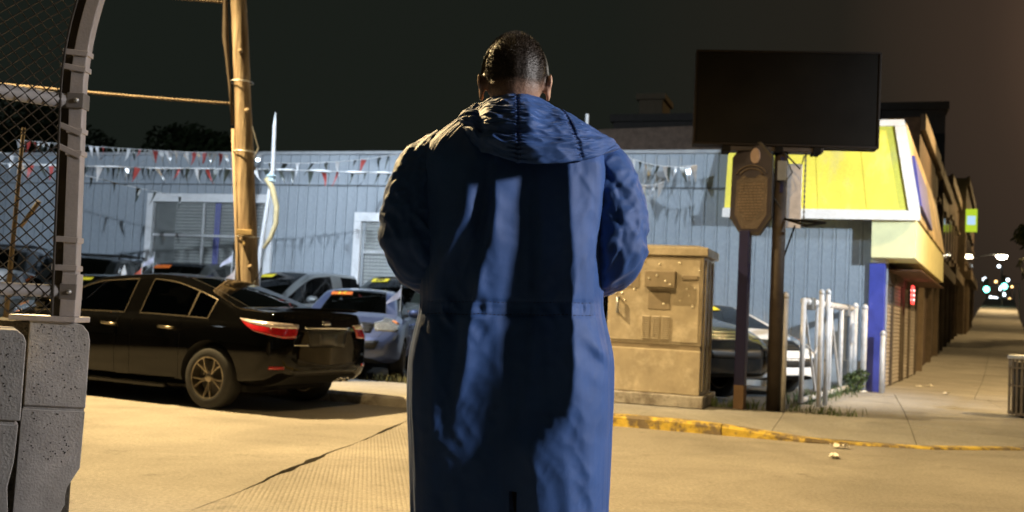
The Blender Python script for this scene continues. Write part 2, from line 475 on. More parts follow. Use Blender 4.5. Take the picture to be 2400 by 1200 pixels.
while f < 28.5:
    panel(f, ZS + 0.012, ZT, PW_)
    fc = f + PW_ / 2; hit = [w_ for w_ in WIN if w_[0] < fc < w_[1]]
    if hit:
        panel(f, hit[0][3], ZS - 0.012, PW_); panel(f, 0.5, hit[0][2], PW_)
    else: panel(f, 0.62, ZS - 0.012, PW_)
    f += PW_
q = MB(); fbox(q, -0.02, LEN, -0.03, 0.035, ZS - 0.014, ZS + 0.014); q.build('seam_flashing', mat('dark_seam', (0.10, 0.115, 0.13), 0.6), bld)
q = MB(); fbox(q, -0.1, LEN, -0.6, 0.05, ZT - 0.02, ZT + 0.05); q.build('roof_edge', mat('roof_edge_metal', (0.26, 0.28, 0.30), 0.5), bld, bevel=0.01)
q = MB(); fbox(q, -0.05, LEN, -0.05, 0.06, 0.05, 0.64); q.build('plinth', M_conc, bld, bevel=0.01)
for wi, (f0, f1, z0, z1) in enumerate(WIN):
    win = MB()
    fbox(win, f0 - 0.02, f1 + 0.02, -0.30, -0.082, z0 - 0.02, z1 + 0.02)   # recess back (dark room)
    win = win.build('window', M_dark, bld)
    # frame boards
    fr = MB(); b_ = 0.145
    for (a0, a1, c0, c1) in ((f0 - b_, f1 + b_, z1 - 0.04, z1 + b_), (f0 - b_, f1 + b_, z0 - 0.12, z0), (f0 - b_, f0 + 0.02, z0 - 0.002, z1 - 0.042), (f1 - 0.02, f1 + b_, z0 - 0.002, z1 - 0.042)):
        fbox(fr, a0, a1, -0.05, 0.075, c0, c1)
    fr.build('window_frame', M_trimw, win, bevel=0.008)
    fr = MB()
    mul = [f0 + (f1 - f0) * k for k in ((0.555,) if wi == 0 else (0.5,))]
    for m_ in mul: fbox(fr, m_ - 0.025, m_ + 0.025, -0.05, 0.0, z0, z1)
    zb_ = z0 + (z1 - z0) * 0.64
    fbox(fr, f0, f1, -0.045, 0.005, zb_ - 0.025, zb_ + 0.025)
    fr.build('glazing_bar', M_trimw, win)
    edges = [f0] + mul + [f1]
    for a0, a1 in zip(edges[:-1], edges[1:]):
        for c0, c1 in ((z0, zb_), (zb_, z1)):
            pn = MB(); fbox(pn, a0 + 0.02, a1 - 0.02, -0.036, -0.030, c0 + 0.02, c1 - 0.02)
            pn.build('pane', glass('window_glass', (0.85, 0.87, 0.87), 0.05), win)
    # blind slats
    sl = MB(); fbox(sl, 0, 1, -0.003, 0.003, -0.022, 0.022); slm = None
    nb = int((z1 - z0) / 0.072)
    bl0, bl1 = (f0 + 0.05, f1 - 0.55) if wi == 0 else (f0 + 0.05, f1 - 0.05)
    base = MB(); base.box(0, 1, -0.004, 0.004, -0.028, 0.028)
    slm = base.mesh('blind_slat', M_blind)
    for k in range(nb):
        link('blind_slat', slm, win, FP(bl0, -0.062, z1 - 0.05 - k * 0.072), (R(28) * sgn, 0, rotB), (bl1 - bl0, 1, 1))
    if wi == 0:
        pb = MB(); fbox(pb, f0 + 1.22, f0 + 1.36, -0.028, -0.012, z0, z1); pb.build('blue_post', M_blue, win)
    # diamond mesh guard in front of the glass
    gd = MB(); p_ = 0.075; cw = 0.0042
    W_, H_ = f1 - f0, z1 - z0
    k = -int(H_ / p_) - 1
    while k * p_ < W_:
        for d in (1, -1):
            a = k * p_; pts = []
            # line f = a + t, z = t or H - t, clipped
            t0, t1 = max(0, -a), min(H_, W_ - a)
            if t1 - t0 > 0.02:
                for t in (t0, t1): pts.append((f0 + a + t, z0 + t if d == 1 else z1 - t))
                (fa, za), (fb_, zb2) = pts; v = []
                for (ff, zz) in pts:
                    for o in (-cw, cw): v.append(FP(ff + o * 0.7, 0.022 + (0.003 if d == 1 else 0), zz - o * 0.7 * d))
                gd.add(v, [(0, 1, 3, 2)])
        k += 1
    gdo = gd.build('wire_guard', M_wire, win, fix=False); gdo['kind'] = 'stuff'

# --- yellow mansard fascia on the corner
def fas(f, out, z): return FP(f, out, z)
fa0, fa1, zb, zt = -0.63, 2.62, 3.13, 4.84
ob, ot = 0.42, 0.10
q = MB()
v = [fas(fa0, ob, zb), fas(fa1, ob, zb), fas(fa1 - 0.02, ot, zt), fas(fa0 + 0.27, ot, zt),
     fas(fa0, -0.6, zb), fas(fa1, -0.06, zb), fas(fa1 - 0.02, -0.06, zt), fas(fa0 + 0.27, -0.6, zt)]
q.add(v, [(0, 1, 2, 3), (4, 7, 6, 5), (0, 4, 5, 1), (3, 2, 6, 7), (1, 5, 6, 2), (0, 3, 7, 4)])
q.build('fascia_core', M_yel, bld)
# fascia boards (vertical joints)
nbd = 4
for i in range(nbd):
    t0, t1 = i / nbd, (i + 1) / nbd
    q = MB(); e0 = 0.0012
    def fp(t, k, o):
        fb_ = fa0 + (fa1 - fa0) * t; ft_ = fa0 + 0.27 + (fa1 - 0.29 - fa0) * t
        return fas(fb_ + (ft_ - fb_) * k, ob + (ot - ob) * k + o, zb + (zt - zb) * k)
    v = [fp(t0 + e0, 0, 0.004), fp(t1 - e0, 0, 0.004), fp(t1 - e0, 1, 0.004), fp(t0 + e0, 1, 0.004)]
    v2 = [fp(t0 + e0, 0, 0.02), fp(t1 - e0, 0, 0.02), fp(t1 - e0, 1, 0.02), fp(t0 + e0, 1, 0.02)]
    q.add(v + v2, [(4, 5, 6, 7), (0, 1, 5, 4), (1, 2, 6, 5), (2, 3, 7, 6), (3, 0, 4, 7)])
    q.build('fascia_board', M_yel, bld)
def bar(pts0, pts1, o0, o1, name, m):
    pass
def fstrip(c, name, m, th=0.05):
    # c: four corner points on the sloped plane (f, k) ; k = 0 bottom .. 1 top
    v = []
    for o in (0.0225, 0.0225 + th):
        for (ff, k) in c: v.append(fas(ff, ob + (ot - ob) * k + o, zb + (zt - zb) * k))
    n = len(c); q = MB()
    q.add(v, [tuple(range(n))[::-1], tuple(range(n, 2 * n))] + [(i, (i + 1) % n, (i + 1) % n + n, i + n) for i in range(n)])
    q.build(name, m, bld)
fstrip([(fa0 - 0.03, -0.03), (fa1 + 0.02, -0.03), (fa1 + 0.02, 0.07), (fa0 - 0.03, 0.07)], 'fascia_trim', M_trimw)
fstrip([(fa0 - 0.03, 0.072), (fa0 + 0.155, 0.072), (fa0 + 0.40, 0.95), (fa0 + 0.22, 0.95)], 'fascia_trim', M_trimw)
fstrip([(fa0 + 0.22, 0.952), (fa1, 0.952), (fa1, 1.02), (fa0 + 0.25, 1.02)], 'fascia_trim', M_trimw)
# side of the mansard along the side street
SL = 8.6
def sp(w, o, z): return WP(w, o, z)
co = 0.72        # overhang over the pavement
def prism4(pts, name, m, parent=bld, **kw):
    q = MB(); q.add(pts, [(0, 1, 2, 3), (7, 6, 5, 4), (0, 4, 5, 1), (1, 5, 6, 2), (2, 6, 7, 3), (3, 7, 4, 0)]); return q.build(name, m, parent, **kw)
c0 = fas(fa0, ob, 0); 
def side_pt(w, o, z): return c0 + WD * w + WN * o + Vector((0, 0, z))
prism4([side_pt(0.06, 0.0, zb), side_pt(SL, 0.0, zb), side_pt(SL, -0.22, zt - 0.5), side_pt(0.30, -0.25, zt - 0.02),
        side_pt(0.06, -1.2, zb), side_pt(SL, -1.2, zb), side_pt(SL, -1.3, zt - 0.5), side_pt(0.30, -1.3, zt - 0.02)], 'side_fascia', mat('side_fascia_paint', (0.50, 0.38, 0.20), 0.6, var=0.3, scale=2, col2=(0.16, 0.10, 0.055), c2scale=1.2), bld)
prism4([side_pt(0.35, 0.03, zb + 0.25), side_pt(3.4, 0.03, zb + 0.1), side_pt(3.4, -0.1, zb + 0.95), side_pt(0.5, -0.12, zb + 1.15),
        side_pt(0.35, -0.2, zb + 0.25), side_pt(3.4, -0.2, zb + 0.1), side_pt(3.4, -0.3, zb + 0.95), side_pt(0.5, -0.3, zb + 1.15)], 'side_sign', M_blue, bld)
# pale yellow box below, with its soffit
zsf = 2.44
prism4([side_pt(0.0, -0.03, zsf), side_pt(SL, -0.03, zsf), side_pt(SL, -0.03, zb - 0.035), side_pt(0.0, -0.03, zb - 0.035),
        fas(0.10, ob - 0.05, zsf), side_pt(SL, -1.2, zsf), side_pt(SL, -1.2, zb - 0.035), fas(0.10, ob - 0.05, zb - 0.035)], 'shop_header', M_pale, bld)
prism4([fas(0.10, 0.0, 0.6), fas(-0.06, 0.0, 0.6), fas(-0.06, 0.0, zsf - 0.01), fas(0.10, 0.0, zsf - 0.01),
        fas(0.10, 0.06, 0.6), fas(-0.06, 0.06, 0.6), fas(-0.06, 0.06, zsf - 0.01), fas(0.10, 0.06, zsf - 0.01)], 'corner_strip', M_pale, bld)
# blue pillar
def wbox(q, w0, w1, o0, o1, z0, z1):
    p = [WP(w_, o_, z_) for z_ in (z0, z1) for (w_, o_) in ((w0, o0), (w1, o0), (w1, o1), (w0, o1))]
    q.add(p, [(0, 1, 2, 3), (4, 7, 6, 5), (0, 4, 5, 1), (1, 5, 6, 2), (2, 6, 7, 3), (3, 7, 4, 0)]); return q
q = MB(); wbox(q, -0.12, 0.26, -0.10, 0.16, 0.1, 2.36); q.build('corner_pillar', M_blue, bld, bevel=0.01)
q = MB(); wbox(q, -0.13, 0.27, -0.05, 0.18, 2.362, 2.44); q.build('pillar_cap', M_trimw, bld, bevel=0.01)
q = MB(); wbox(q, 0.46, 0.62, 0.02, 0.08, 0.1, 2.0); q.build('blue_board', M_blue, bld, bevel=0.006)
# shop wall behind the shutters
q = MB(); wbox(q, 0.27, SL, -1.1, -0.02, 0.1, zsf - 0.003); q.build('shop_wall', mat('shop_wall_dark', (0.06, 0.05, 0.045), 0.8), bld)
# roller shutters built from slats
M_shut = mat('roller_shutter_steel', (0.40, 0.37, 0.35), 0.5, metal=0.1, var=0.2, scale=2)
M_shbox = mat('shutter_box_brown', (0.09, 0.075, 0.06), 0.7, var=0.3)
slat = MB(); pf = [(0.0, 0.0), (0.018, 0.012), (0.024, 0.04), (0.014, 0.068), (0.0, 0.076), (-0.01, 0.04)]
slv = [(x, o, z) for x in (0, 1) for (o, z) in pf]
slat.add(slv, [(i, (i + 1) % 6, (i + 1) % 6 + 6, i + 6) for i in range(6)] + [tuple(range(6)), tuple(range(6, 12))[::-1]])
slat_me = slat.mesh('shutter_slat', M_shut)
rotW = math.atan2(WD.y, WD.x)
# the mesh y axis must point to WN
sg2 = 1 if (Matrix.Rotation(math.pi / 2, 3, 'Z') @ WD).dot(WN) > 0 else -1
for (w0, w1, ztop) in ((0.72, 2.35, 2.06), (2.55, 4.35, 2.14), (5.0, 6.3, 2.14), (6.5, 8.3, 2.14)):
    q = MB(); wbox(q, w0 - 0.02, w1 + 0.02, -0.018, 0.10, ztop, zsf - 0.006); sh = q.build('roller_shutter', M_shbox, bld, bevel=0.01)
    for a, b in ((w0 - 0.09, w0 - 0.005), (w1 + 0.005, w1 + 0.09)):
        q = MB(); wbox(q, a, b, -0.015, 0.07, 0.1, ztop - 0.002); q.build('guide_rail', M_shbox, sh)
    z = 0.13
    while z < ztop - 0.02:
        link('slat', slat_me, sh, WP(w0, 0.012, z), (0, 0, rotW), (w1 - w0, sg2, 1)); z += 0.078
# awning brackets / loose soffit pieces
q = MB(); wbox(q, 1.0, 8.4, 0.0, 0.66, 2.30, 2.32); q.build('soffit_panel', mat('soffit_rust', (0.10, 0.05, 0.03), 0.8, var=0.4), bld)
neon = thing('neon_sign', 'small glowing red window sign on the shutters', 'sign', WP(4.62, 0.25, 1.98), rotW)
q = MB(); q.box(-0.16, 0.16, -0.02, 0.02, -0.2, 0.2); q.build('panel', emitter('red_neon', (1.0, 0.06, 0.05), 3.5), neon, bevel=0.01)
q = MB(); q.box(-0.18, 0.18, -0.02 , 0.022, 0.2, 0.225); q.box(-0.18, 0.18, -0.02, 0.022, -0.225, -0.2); q.build('frame', M_shbox, neon)
q = MB()
for zz in (-0.1, 0.0, 0.1):
    q.box(-0.11, 0.11, -0.03, -0.021, zz - 0.02, zz + 0.02); q.box(-0.11, 0.11, 0.021, 0.03, zz - 0.02, zz + 0.02)
q.build('lettering', emitter('pink_neon', (1.0, 0.5, 0.45), 5.0), neon)

# --- further buildings along the side street
M_br1 = mat('brown_brick', (0.13, 0.09, 0.065), 0.85, var=0.3, scale=5, bump=0.4, bscale=25)
M_br2 = mat('tan_render', (0.21, 0.165, 0.12), 0.8, var=0.25, scale=2.5, bump=0.2)
M_win = mat('far_window_glass', (0.02, 0.02, 0.022), 0.1, spec=0.6)
def row_house(w0, w1, zh, m, label, out=0.0, shop=True, cornice=True):
    zb_ = hill(w0)
    h = thing('row_building', label, 'building', WP(w0, 0, 0), rotW, 'buildings along the side street')
    Lh = w1 - w0
    def hb(a0, a1, o0, o1, z0, z1, name, mm, parent=h, bevel=0.0):
        q = MB(); y0, y1 = sorted((sg2 * o0, sg2 * o1)); q.box(a0, a1, y0, y1, z0, z1); return q.build(name, mm, parent, bevel=bevel)
    wall = hb(0.01, Lh - 0.01, out - 9, out, 0, zh, 'wall', m)
    if cornice: hb(0.0, Lh, out + 0.002, out + 0.14, zh - 0.35, zh + 0.08, 'cornice', M_br2, bevel=0.03)
    nwin = max(2, int(Lh / 1.9))
    zf = 3.6 + zb_
    while zf + 1.9 < zh:
        for i in range(nwin):
            c = (i + 0.5) * Lh / nwin
            wn_ = hb(c - 0.45, c + 0.45, out - 0.1, out + 0.012, zf, zf + 1.5, 'window', M_win)
            hb(c - 0.52, c + 0.52, out + 0.014, out + 0.10, zf - 0.12, zf - 0.002, 'sill', M_br2, wn_)
            hb(c - 0.52, c + 0.52, out + 0.014, out + 0.09, zf + 1.502, zf + 1.64, 'lintel', M_br2, wn_)
        zf += 2.9
    if shop:
        for i in range(max(2, int(Lh / 2.4))):
            c = (i + 0.5) * Lh / max(2, int(Lh / 2.4))
            d_ = hb(c - 0.8, c + 0.8, out - 0.1, out + 0.02, zb_ + 0.12, zb_ + 2.5, 'shopfront' if i % 2 else 'door', M_win if i % 2 else M_shbox)
            hb(c - 0.9, c - 0.802, out + 0.001, out + 0.14, zb_ + 0.1, zb_ + 2.7, 'frame', M_br2, d_)
        hb(0.1, Lh - 0.1, out + 0.004, out + 0.30, zb_ + 2.75, zb_ + 3.15, 'shop_canopy', M_br2, bevel=0.02)
    return h
row_house(8.75, 15.5, 6.7, M_br1, 'tall brown brick building next after the shuttered corner shop')
row_house(15.6, 24.0, 6.6, M_br2, 'tan rendered building in the middle of the side street row')
row_house(24.1, 33.0, 7.4, M_br1, 'brown building with canopy, third along the side street')
row_house(33.1, 44.0, 8.6, M_br2, 'tall tan building standing forward, far along the side street', out=0.3)
row_house(44.2, 58.0, 9.8, M_br1, 'farthest building of the side street row')
# projecting green and yellow shop sign
gs = thing('projecting_sign', 'small lit green and yellow shop sign projecting high over the side street', 'sign', WP(31.0, 0.6, 6.35), rotW)
q = MB(); q.box(-0.08, 0.08, -0.24, 0.24, -0.52, 0.52); q.build('sign_box', emitter('green_yellow_lit', (0.55, 0.75, 0.04), 0.9), gs, bevel=0.02)
q = MB(); q.box(-0.09, 0.09, -0.17, 0.17, -0.2, 0.2); q.build('sign_panel', emitter('pale_blue_lit', (0.5, 0.75, 1.0), 1.0), gs)
q = MB(); q.tube([(0, 0.5 * -sg2, 0.4), (0, 1.2 * -sg2, 0.4)], 0.03); q.build('bracket', M_shbox, gs)

# --- dark taller buildings behind the yard building
M_far = mat('far_dark_render', (0.05, 0.045, 0.04), 0.9, var=0.2)
def back_block(px0, px1, y, ztop, label, chim=None):
    x0, x1 = px0 * y, px1 * y
    h = thing('back_building', label, 'building', ((x0 + x1) / 2, y, 0), -TB, 'dark buildings behind the yard')
    hw = (x1 - x0) / 2
    q = MB(); q.box(-hw, hw, 0, 8, 0, ztop); q.build('wall', M_far, h)
    q = MB(); q.box(-hw - 0.1, hw + 0.1, -0.15, 8.1, ztop, ztop + 0.25); q.build('parapet', M_far, h)
    if chim:
        q = MB(); q.box(chim[0], chim[1], 1.0, 2.6, ztop + 0.25, ztop + chim[2]); q.build('stair_head', mat('chimney_tan', (0.12, 0.09, 0.055), 0.9), h, bevel=0.02)
        q = MB(); q.box(chim[0] - .1, chim[1] + .1, 0.9, 2.7, ztop + chim[2] + .002, ztop + chim[2] + 0.2); q.build('coping', mat('chimney_tan', (0.12, 0.09, 0.055), 0.9), h)
    for i in range(3):
        c = -hw * 0.6 + i * hw * 0.6
        q = MB(); q.box(c - 0.4, c + 0.4, -0.02, 0.05, ztop - 2.2, ztop - 0.8); q.build('window', M_win, h)
    return h
back_block(0.095, 0.205, 34, 8.0, 'dark flat roofed building with a small tan stair head behind the billboard', (-1.2, -0.35, 1.0))
back_block(0.215, 0.30, 36, 8.4, 'dark tall building just behind the billboard panel')
back_block(0.37, 0.43, 33, 8.6, 'dark tall block rising behind the yellow fascia')
# ================================================================== street lamps and floodlights (real lamps, each with its own light)
M_steel = mat('galvanised_steel', (0.46, 0.47, 0.48), 0.42, metal=0.75, var=0.15, scale=9, bump=0.1)
M_lampp = mat('lamp_pole_paint', (0.20, 0.20, 0.19), 0.5, metal=0.3)
E_sod = emitter('sodium_lens', (1.0, 0.62, 0.25), 30)
E_cool = emitter('cool_lens', (0.80, 0.92, 1.0), 30)
def street_lamp(base, head, label, color, power, lens, target=None, spot=R(165), blend=0.5, group='street lamps', radius=0.12, lens_r=1.0):
    base, head = Vector(base), Vector(head)
    t = thing('street_lamp', label, 'street lamp', base, 0, group)
    h = head - base; hor = Vector((h.x, h.y, 0)); d = hor.normalized() if hor.length > 1e-3 else Vector((1, 0, 0))
    q = MB(); q.tube([(0, 0, 0), (0, 0, 0.4), (0, 0, h.z - 0.4)], [0.13, 0.10, 0.065], 12); q.build('pole', M_lampp, t, smooth=True)
    q = MB(); q.box(-.2, .2, -.2, .2, 0, .05); q.build('base_plate', M_lampp, t, bevel=0.01)
    q = MB(); q.tube([Vector((0, 0, h.z - 0.6)), hor * 0.3 + Vector((0, 0, h.z - 0.05)), hor * 0.7 + Vector((0, 0, h.z + 0.12)), hor * 0.97 + Vector((0, 0, h.z + 0.13))], 0.035, 8); q.build('arm', M_lampp, t, smooth=True)
    an = math.atan2(d.y, d.x)
    q = MB(); sec = [(-0.32, 0.05, 0.05), (-0.2, 0.10, 0.09), (0.1, 0.17, 0.13), (0.3, 0.15, 0.10), (0.42, 0.06, 0.04)]; v = []
    for (x, wy, hz) in sec:
        for k in range(10):
            a = math.pi * k / 9; v.append((x, wy * math.cos(a), hz * math.sin(a)))
    q.add(v, [(i * 10 + k, i * 10 + k + 1, i * 10 + 11 + k, i * 10 + 10 + k) for i in range(4) for k in range(9)] + [(i * 10, i * 10 + 10, i * 10 + 19, i * 10 + 9) for i in range(4)])
    hd = q.build('lamp_head', M_lampp, t, loc=h + Vector((0, 0, 0.06)), rot=(0, 0, an), smooth=True)
    q = MB(); q.lathe([(0.13, 0.0), (0.115, -0.05), (0.07, -0.085), (0.02, -0.095)], 16); q.build('lens', lens, hd, loc=(0.12, 0, -0.005), scale=(lens_r,) * 3, smooth=True)
    lp = Vector(h) + d * 0.12 + Vector((0, 0, -0.18 * lens_r))
    if power: lamp_light(t, 'SPOT', lp, color, power, (Vector(target) - base) if target else lp + Vector((0, 0, -5)), spot, blend, radius)
    return t
def floodlight(base, head, target, label, color, power, spot, blend, radius=0.15, mast=True):
    base, head = Vector(base), Vector(head)
    t = thing('floodlight_mast', label, 'floodlight', base, 0, 'floodlight masts')
    h = head - base
    if mast:
        q = MB(); q.tube([(0, 0, 0), (0, 0, h.z + 0.1)], [0.09, 0.06], 10); q.build('mast', M_lampp, t, smooth=True)
    q = MB(); q.box(-.18, .18, -.18, .18, 0, .04); q.build('base_plate', M_lampp, t, bevel=0.01)
    d = (Vector(target) - head).normalized(); eu = d.to_track_quat('-Z', 'Y').to_euler()
    lo = h + d * 0.22
    q = MB(); q.box(-0.22, 0.22, -0.16, 0.16, 0.0, 0.10); b = q.build('lamp_housing', M_lampp, t, loc=lo, rot=eu, bevel=0.02)
    q = MB(); q.box(-0.19, 0.19, -0.13, 0.13, -0.006, -0.001); q.build('lens', E_cool, b)
    q = MB(); q.tube([Vector((0, 0, h.z)), lo + d * -0.05], 0.025, 6); q.build('bracket', M_lampp, t)
    lp = lo + d * 0.05
    lamp_light(t, 'SPOT', lp, color, power, Vector(target) - base, spot, blend, radius)
    return t
street_lamp((-9.0, 14.9, 0.1), (-6.8, 11.9, 8.6), 'sodium street lamp out of frame above the black sedan', SODIUM_A, PW['A'], E_sod, (-3.3, 7.9, 0), R(104), 0.6)
street_lamp((-3.6, -1.2, 0.1), (-1.6, 2.4, 9.0), 'sodium street lamp overhead behind the man', SODIUM, PW['B'], E_sod, (2.8, 8.5, 0), R(68), 0.9)
street_lamp((14.6, 11.6, 0.1), (12.4, 13.2, 8.6), 'sodium street lamp over the junction right of the frame', SODIUM, PW['C0'], E_sod, (8.2, 18.6, 0.5), R(84), 0.7)
street_lamp((18.6, 25.4, 0.1), (14.4, 26.8, 8.6), 'sodium street lamp over the side street roadway', SODIUM, PW['C'], E_sod, (11, 22, 0), R(150), 0.4)
street_lamp((30.0, 42.0, 1.0), (25.6, 44.5, 9.4), 'second sodium street lamp farther up the side street', SODIUM, PW['C'], E_sod, (21, 40, 0), R(150), 0.4)
street_lamp((40.5, 62.0, 2.0), (36.3, 65.5, 11.0), 'third sodium street lamp up the side street, right of the frame', SODIUM, PW['C'] * 1.6, E_sod, (31, 62, 2), R(150), 0.4)
street_lamp((39.6, 86.0, 2.0), (41.75, 85.0, 8.0), 'lit street lamp on a long arm far up the side street', SODIUM, PW['S'], emitter('far_lens', (1.0, 0.88, 0.66), 60), lens_r=3.4)
floodlight((-12.5, 8.0, 0), (-12.5, 8.0, 5.7), (-6.3, 21.5, 2.7), 'floodlight mast left of the frame aimed at the grey wall', COOL, PW['FL'], R(62), 0.6, 0.07)
floodlight((9.6, 9.0, 0), (9.6, 9.0, 4.7), (3.0, 18.2, 2.4), 'floodlight mast right of the frame aimed at the yellow corner', COOL2, PW['FR'], R(62), 0.8)
floodlight((9.5, 0.9, 0), (9.5, 0.9, 4.6), (-0.3, 2.8, 1.2), 'low floodlight mast lighting the blue coat from the right', WHITE, PW['D'], R(28), 0.5, 0.5)
floodlight((-4.05, 13.35, 7.3), (-4.05, 13.5, 7.3), (-0.6, 18.6, 1.2), 'floodlight fixed high on the utility pole above the frame', COOL, PW['FY'], R(105), 0.7, mast=False)
FARL = ['distant white lamp, upper left of the light cluster', 'brightest white lamp in the middle of the distant cluster', 'white lamp just below the brightest of the distant cluster', 'white lamp low in the left half of the distant cluster', 'distant white lamp, upper right of the cluster', 'large orange lamp at the lower right of the distant cluster', 'tiny pale lamp right below the big far street lamp', 'lowest white lamp in the middle of the distant cluster', 'lowest white lamp at the left of the distant cluster', 'small orange lamp high in the middle of the distant cluster', 'small orange lamp low at the left of the distant cluster', 'small orange lamp at the right end of the distant cluster']
# far lamps at the end of the street: (x, y, z)
for i, (px, py, y, col, r_) in enumerate([(2308, 655, 130, 'w', .34), (2345, 676, 150, 'w', .42), (2352, 690, 160, 'w', .40), (2330, 699, 165, 'w', .36), (2362, 656, 140, 'w', .28),
                                       (2366, 703, 120, 'o', .30), (2341, 624, 110, 'w', .20), (2338, 700, 175, 'w', .34), (2322, 697, 150, 'w', .26), (2334, 660, 125, 'o', .20), (2318, 716, 140, 'o', .22), (2372, 672, 150, 'o', .2)]):
    import math as _m
    dx, dz = (px - 1200) / 2333.0, (600 - py) / 2333.0
    dirv = cam.matrix_world.to_3x3() @ Vector((dx, dz, -1)); dirv = dirv / dirv.y
    p = cam.location + dirv * y if False else Vector((0, 0, 1.2)) + dirv * y
    t = thing('far_lamp', FARL[i], 'street lamp', (p.x, p.y, 2.0), 0, 'distant lamps at the end of the street')
    q = MB(); q.tube([(0.35, 0, 0), (0.35, 0, p.z - 2.0), (0.0, 0, p.z - 1.95)], 0.08, 6); r_ *= 0.8
    q.build('pole', M_lampp, t)
    q = MB(); q.lathe([(0.02, -r_), (r_ * .7, -r_ * .7), (r_, 0), (r_ * .7, r_ * .7), (0.02, r_)], 10); q.build('lens', emitter('far_white', (0.80, 0.93, 1.0), 7) if col == 'w' else emitter('far_orange', (1.0, 0.60, 0.22), 6), t, loc=(0, 0, p.z - 2.0), smooth=True)
for (px, py, lab) in ((2312, 678, 'distant traffic signal showing green, left of the two'), (2354, 671, 'distant traffic signal showing green, right of the two')):
    dirv = cam.matrix_world.to_3x3() @ Vector(((px - 1200) / 2333.0, (600 - py) / 2333.0, -1)); dirv = dirv / dirv.y
    p = Vector((0, 0, 1.2)) + dirv * 95
    t = thing('traffic_signal', lab, 'traffic light', (p.x, p.y, 1.8), 0, 'distant green traffic signals')
    q = MB(); q.box(-0.2, 0.2, 0, 0.25, p.z - 2.1, p.z - 0.75); q.build('signal_box', M_shbox, t, bevel=0.03)
    q = MB(); q.tube([(0, 0.3, p.z - 1.6), (1.6, 0.3, p.z - 1.5), (1.7, 0.3, 0)], 0.06, 6); q.build('mast_arm', M_lampp, t)
    q = MB(); q.lathe([(0.30, -0.01), (0.25, 0.05), (0.05, 0.09)], 14, Matrix.Translation((0, -0.02, p.z - 1.8)) @ Matrix.Rotation(R(90), 4, 'X')); q.build('green_lens', emitter('signal_green', (0.20, 1.0, 0.80), 8), t)

# ================================================================== utility pole, cables
def wood_mat():
    m = mat('pole_wood', (0.36, 0.285, 0.20), 0.85, var=0.35, scale=9, bump=0.9, bscale=28, stretch=(1, 1, 0.07), col2=(0.15, 0.105, 0.065), c2scale=8, c2pos=(0.46, 0.62))
    return m
pb = Vector((-3.36, 13.35, 0.12))
up = thing('utility_pole', 'leaning round wooden utility pole behind the black sedan', 'utility pole', pb)
lean = lambda z: Vector((-0.107 * z + 0.003 * math.sin(z * 2.1), 0.01 * z, z))
q = MB(); zs_ = [i * 0.3 for i in range(33)]
q.tube([lean(z) for z in zs_], [0.132 - 0.0040 * z + 0.005 * math.sin(z * 3.7) * math.sin(z * 1.3) for z in zs_], 20); q.build('shaft', wood_mat(), up, smooth=True)
q = MB(); q.tube([lean(z) + Vector((-0.135 + 0.003 * z, -0.06, 0)) for z in (0.2, 1.5, 3.35)], [0.030, 0.030, 0.028], 8); q.build('conduit', wood_mat(), up, smooth=True)
q = MB(); q.tube([lean(3.4) + Vector((-.13, -.07, 0)), lean(3.9) + Vector((-.14, -.08, 0)), lean(4.35) + Vector((-.16, -.09, 0)), lean(4.6) + Vector((-.17, -.09, 0)), lean(5.2) + Vector((-.15, -.08, 0)), lean(6) + Vector((-.13, -.08, 0))], [.02, .022, .03, .045, .028, .028], 8); q.build('riser_cable', mat('dark_rubber_brown', (0.07, 0.05, 0.035), 0.7), up, smooth=True)
for z in (1.9, 3.05, 4.0):
    q = MB(); q.tube([lean(z) + Vector((0.155 * math.cos(a), 0.155 * math.sin(a), 0)) for a in [k * math.pi / 10 for k in range(20)]], 0.008, 5, closed=True); q.build('band', M_steel, up)
q = MB(); q.box(-0.11, 0.10, -0.19, -0.12, 1.92, 1.99); q.box(-0.02, 0.02, -0.17, -0.13, 1.78, 1.84); q.build('step_bracket', mat('bracket_wood', (0.42, 0.31, 0.16), 0.8), up, loc=lean(0) + Vector((-0.2, 0, 0)), bevel=0.008)
for z, a in ((2.85, 0.9), (3.6, -0.9), (4.4, -1.3), (1.5, -1.2)):
    q = MB(); q.lathe([(0.035, -0.02), (0.03, 0.02), (0.01, 0.035)], 8, Matrix.Translation(lean(z) + Vector((0.14 * math.cos(a), 0.14 * math.sin(a), 0))) @ Matrix.Rotation(a, 4, 'Z') @ Matrix.Rotation(R(90), 4, 'Y')); q.build('knot', wood_mat(), up, smooth=True)
q = MB(); q.tube([lean(2.95) + Vector((0.13, -.05, 0)), lean(3.05) + Vector((0.20, -.06, .06)), lean(3.3) + Vector((0.12, -0.05, .1))], 0.009, 6); q.build('hook', M_steel, up)
q = MB(); q.tube([lean(0.95 + 0.55 * k / 10) + Vector((0.165 * math.cos(-2.6 + 2.6 * k / 10), 0.165 * math.sin(-2.6 + 2.6 * k / 10), 0)) for k in range(11)], 0.007, 5); q.build('loose_wire', mat('black_cable', (0.02, 0.02, 0.02), 0.6), up)
M_cab = mat('brown_cable', (0.17, 0.125, 0.08), 0.7, var=0.2)  # plain brown cable colour
def cable(a, b, r, sag, label, loops=False):
    a, b = Vector(a), Vector(b); q = MB(); N = 40; pts = []
    for i in range(N + 1):
        t = i / N; p = a.lerp(b, t); p.z -= sag * 4 * t * (1 - t); pts.append(p - a)
    q.tube(pts, r, 8)
    if loops:
        for i in range(1, N * 3):
            t = i / (N * 3); p = a.lerp(b, t) - a; p.z -= sag * 4 * t * (1 - t)
            q.box(-0.012, 0.012, -r * 1.08, r * 1.08, -r * 1.08, r * 1.08, Matrix.Translation(p))
    o = q.build('overhead_cable', M_cab, loc=a, smooth=True); tag(o, label, 'cable', 'overhead cables'); return o
top = pb + lean(3.72)
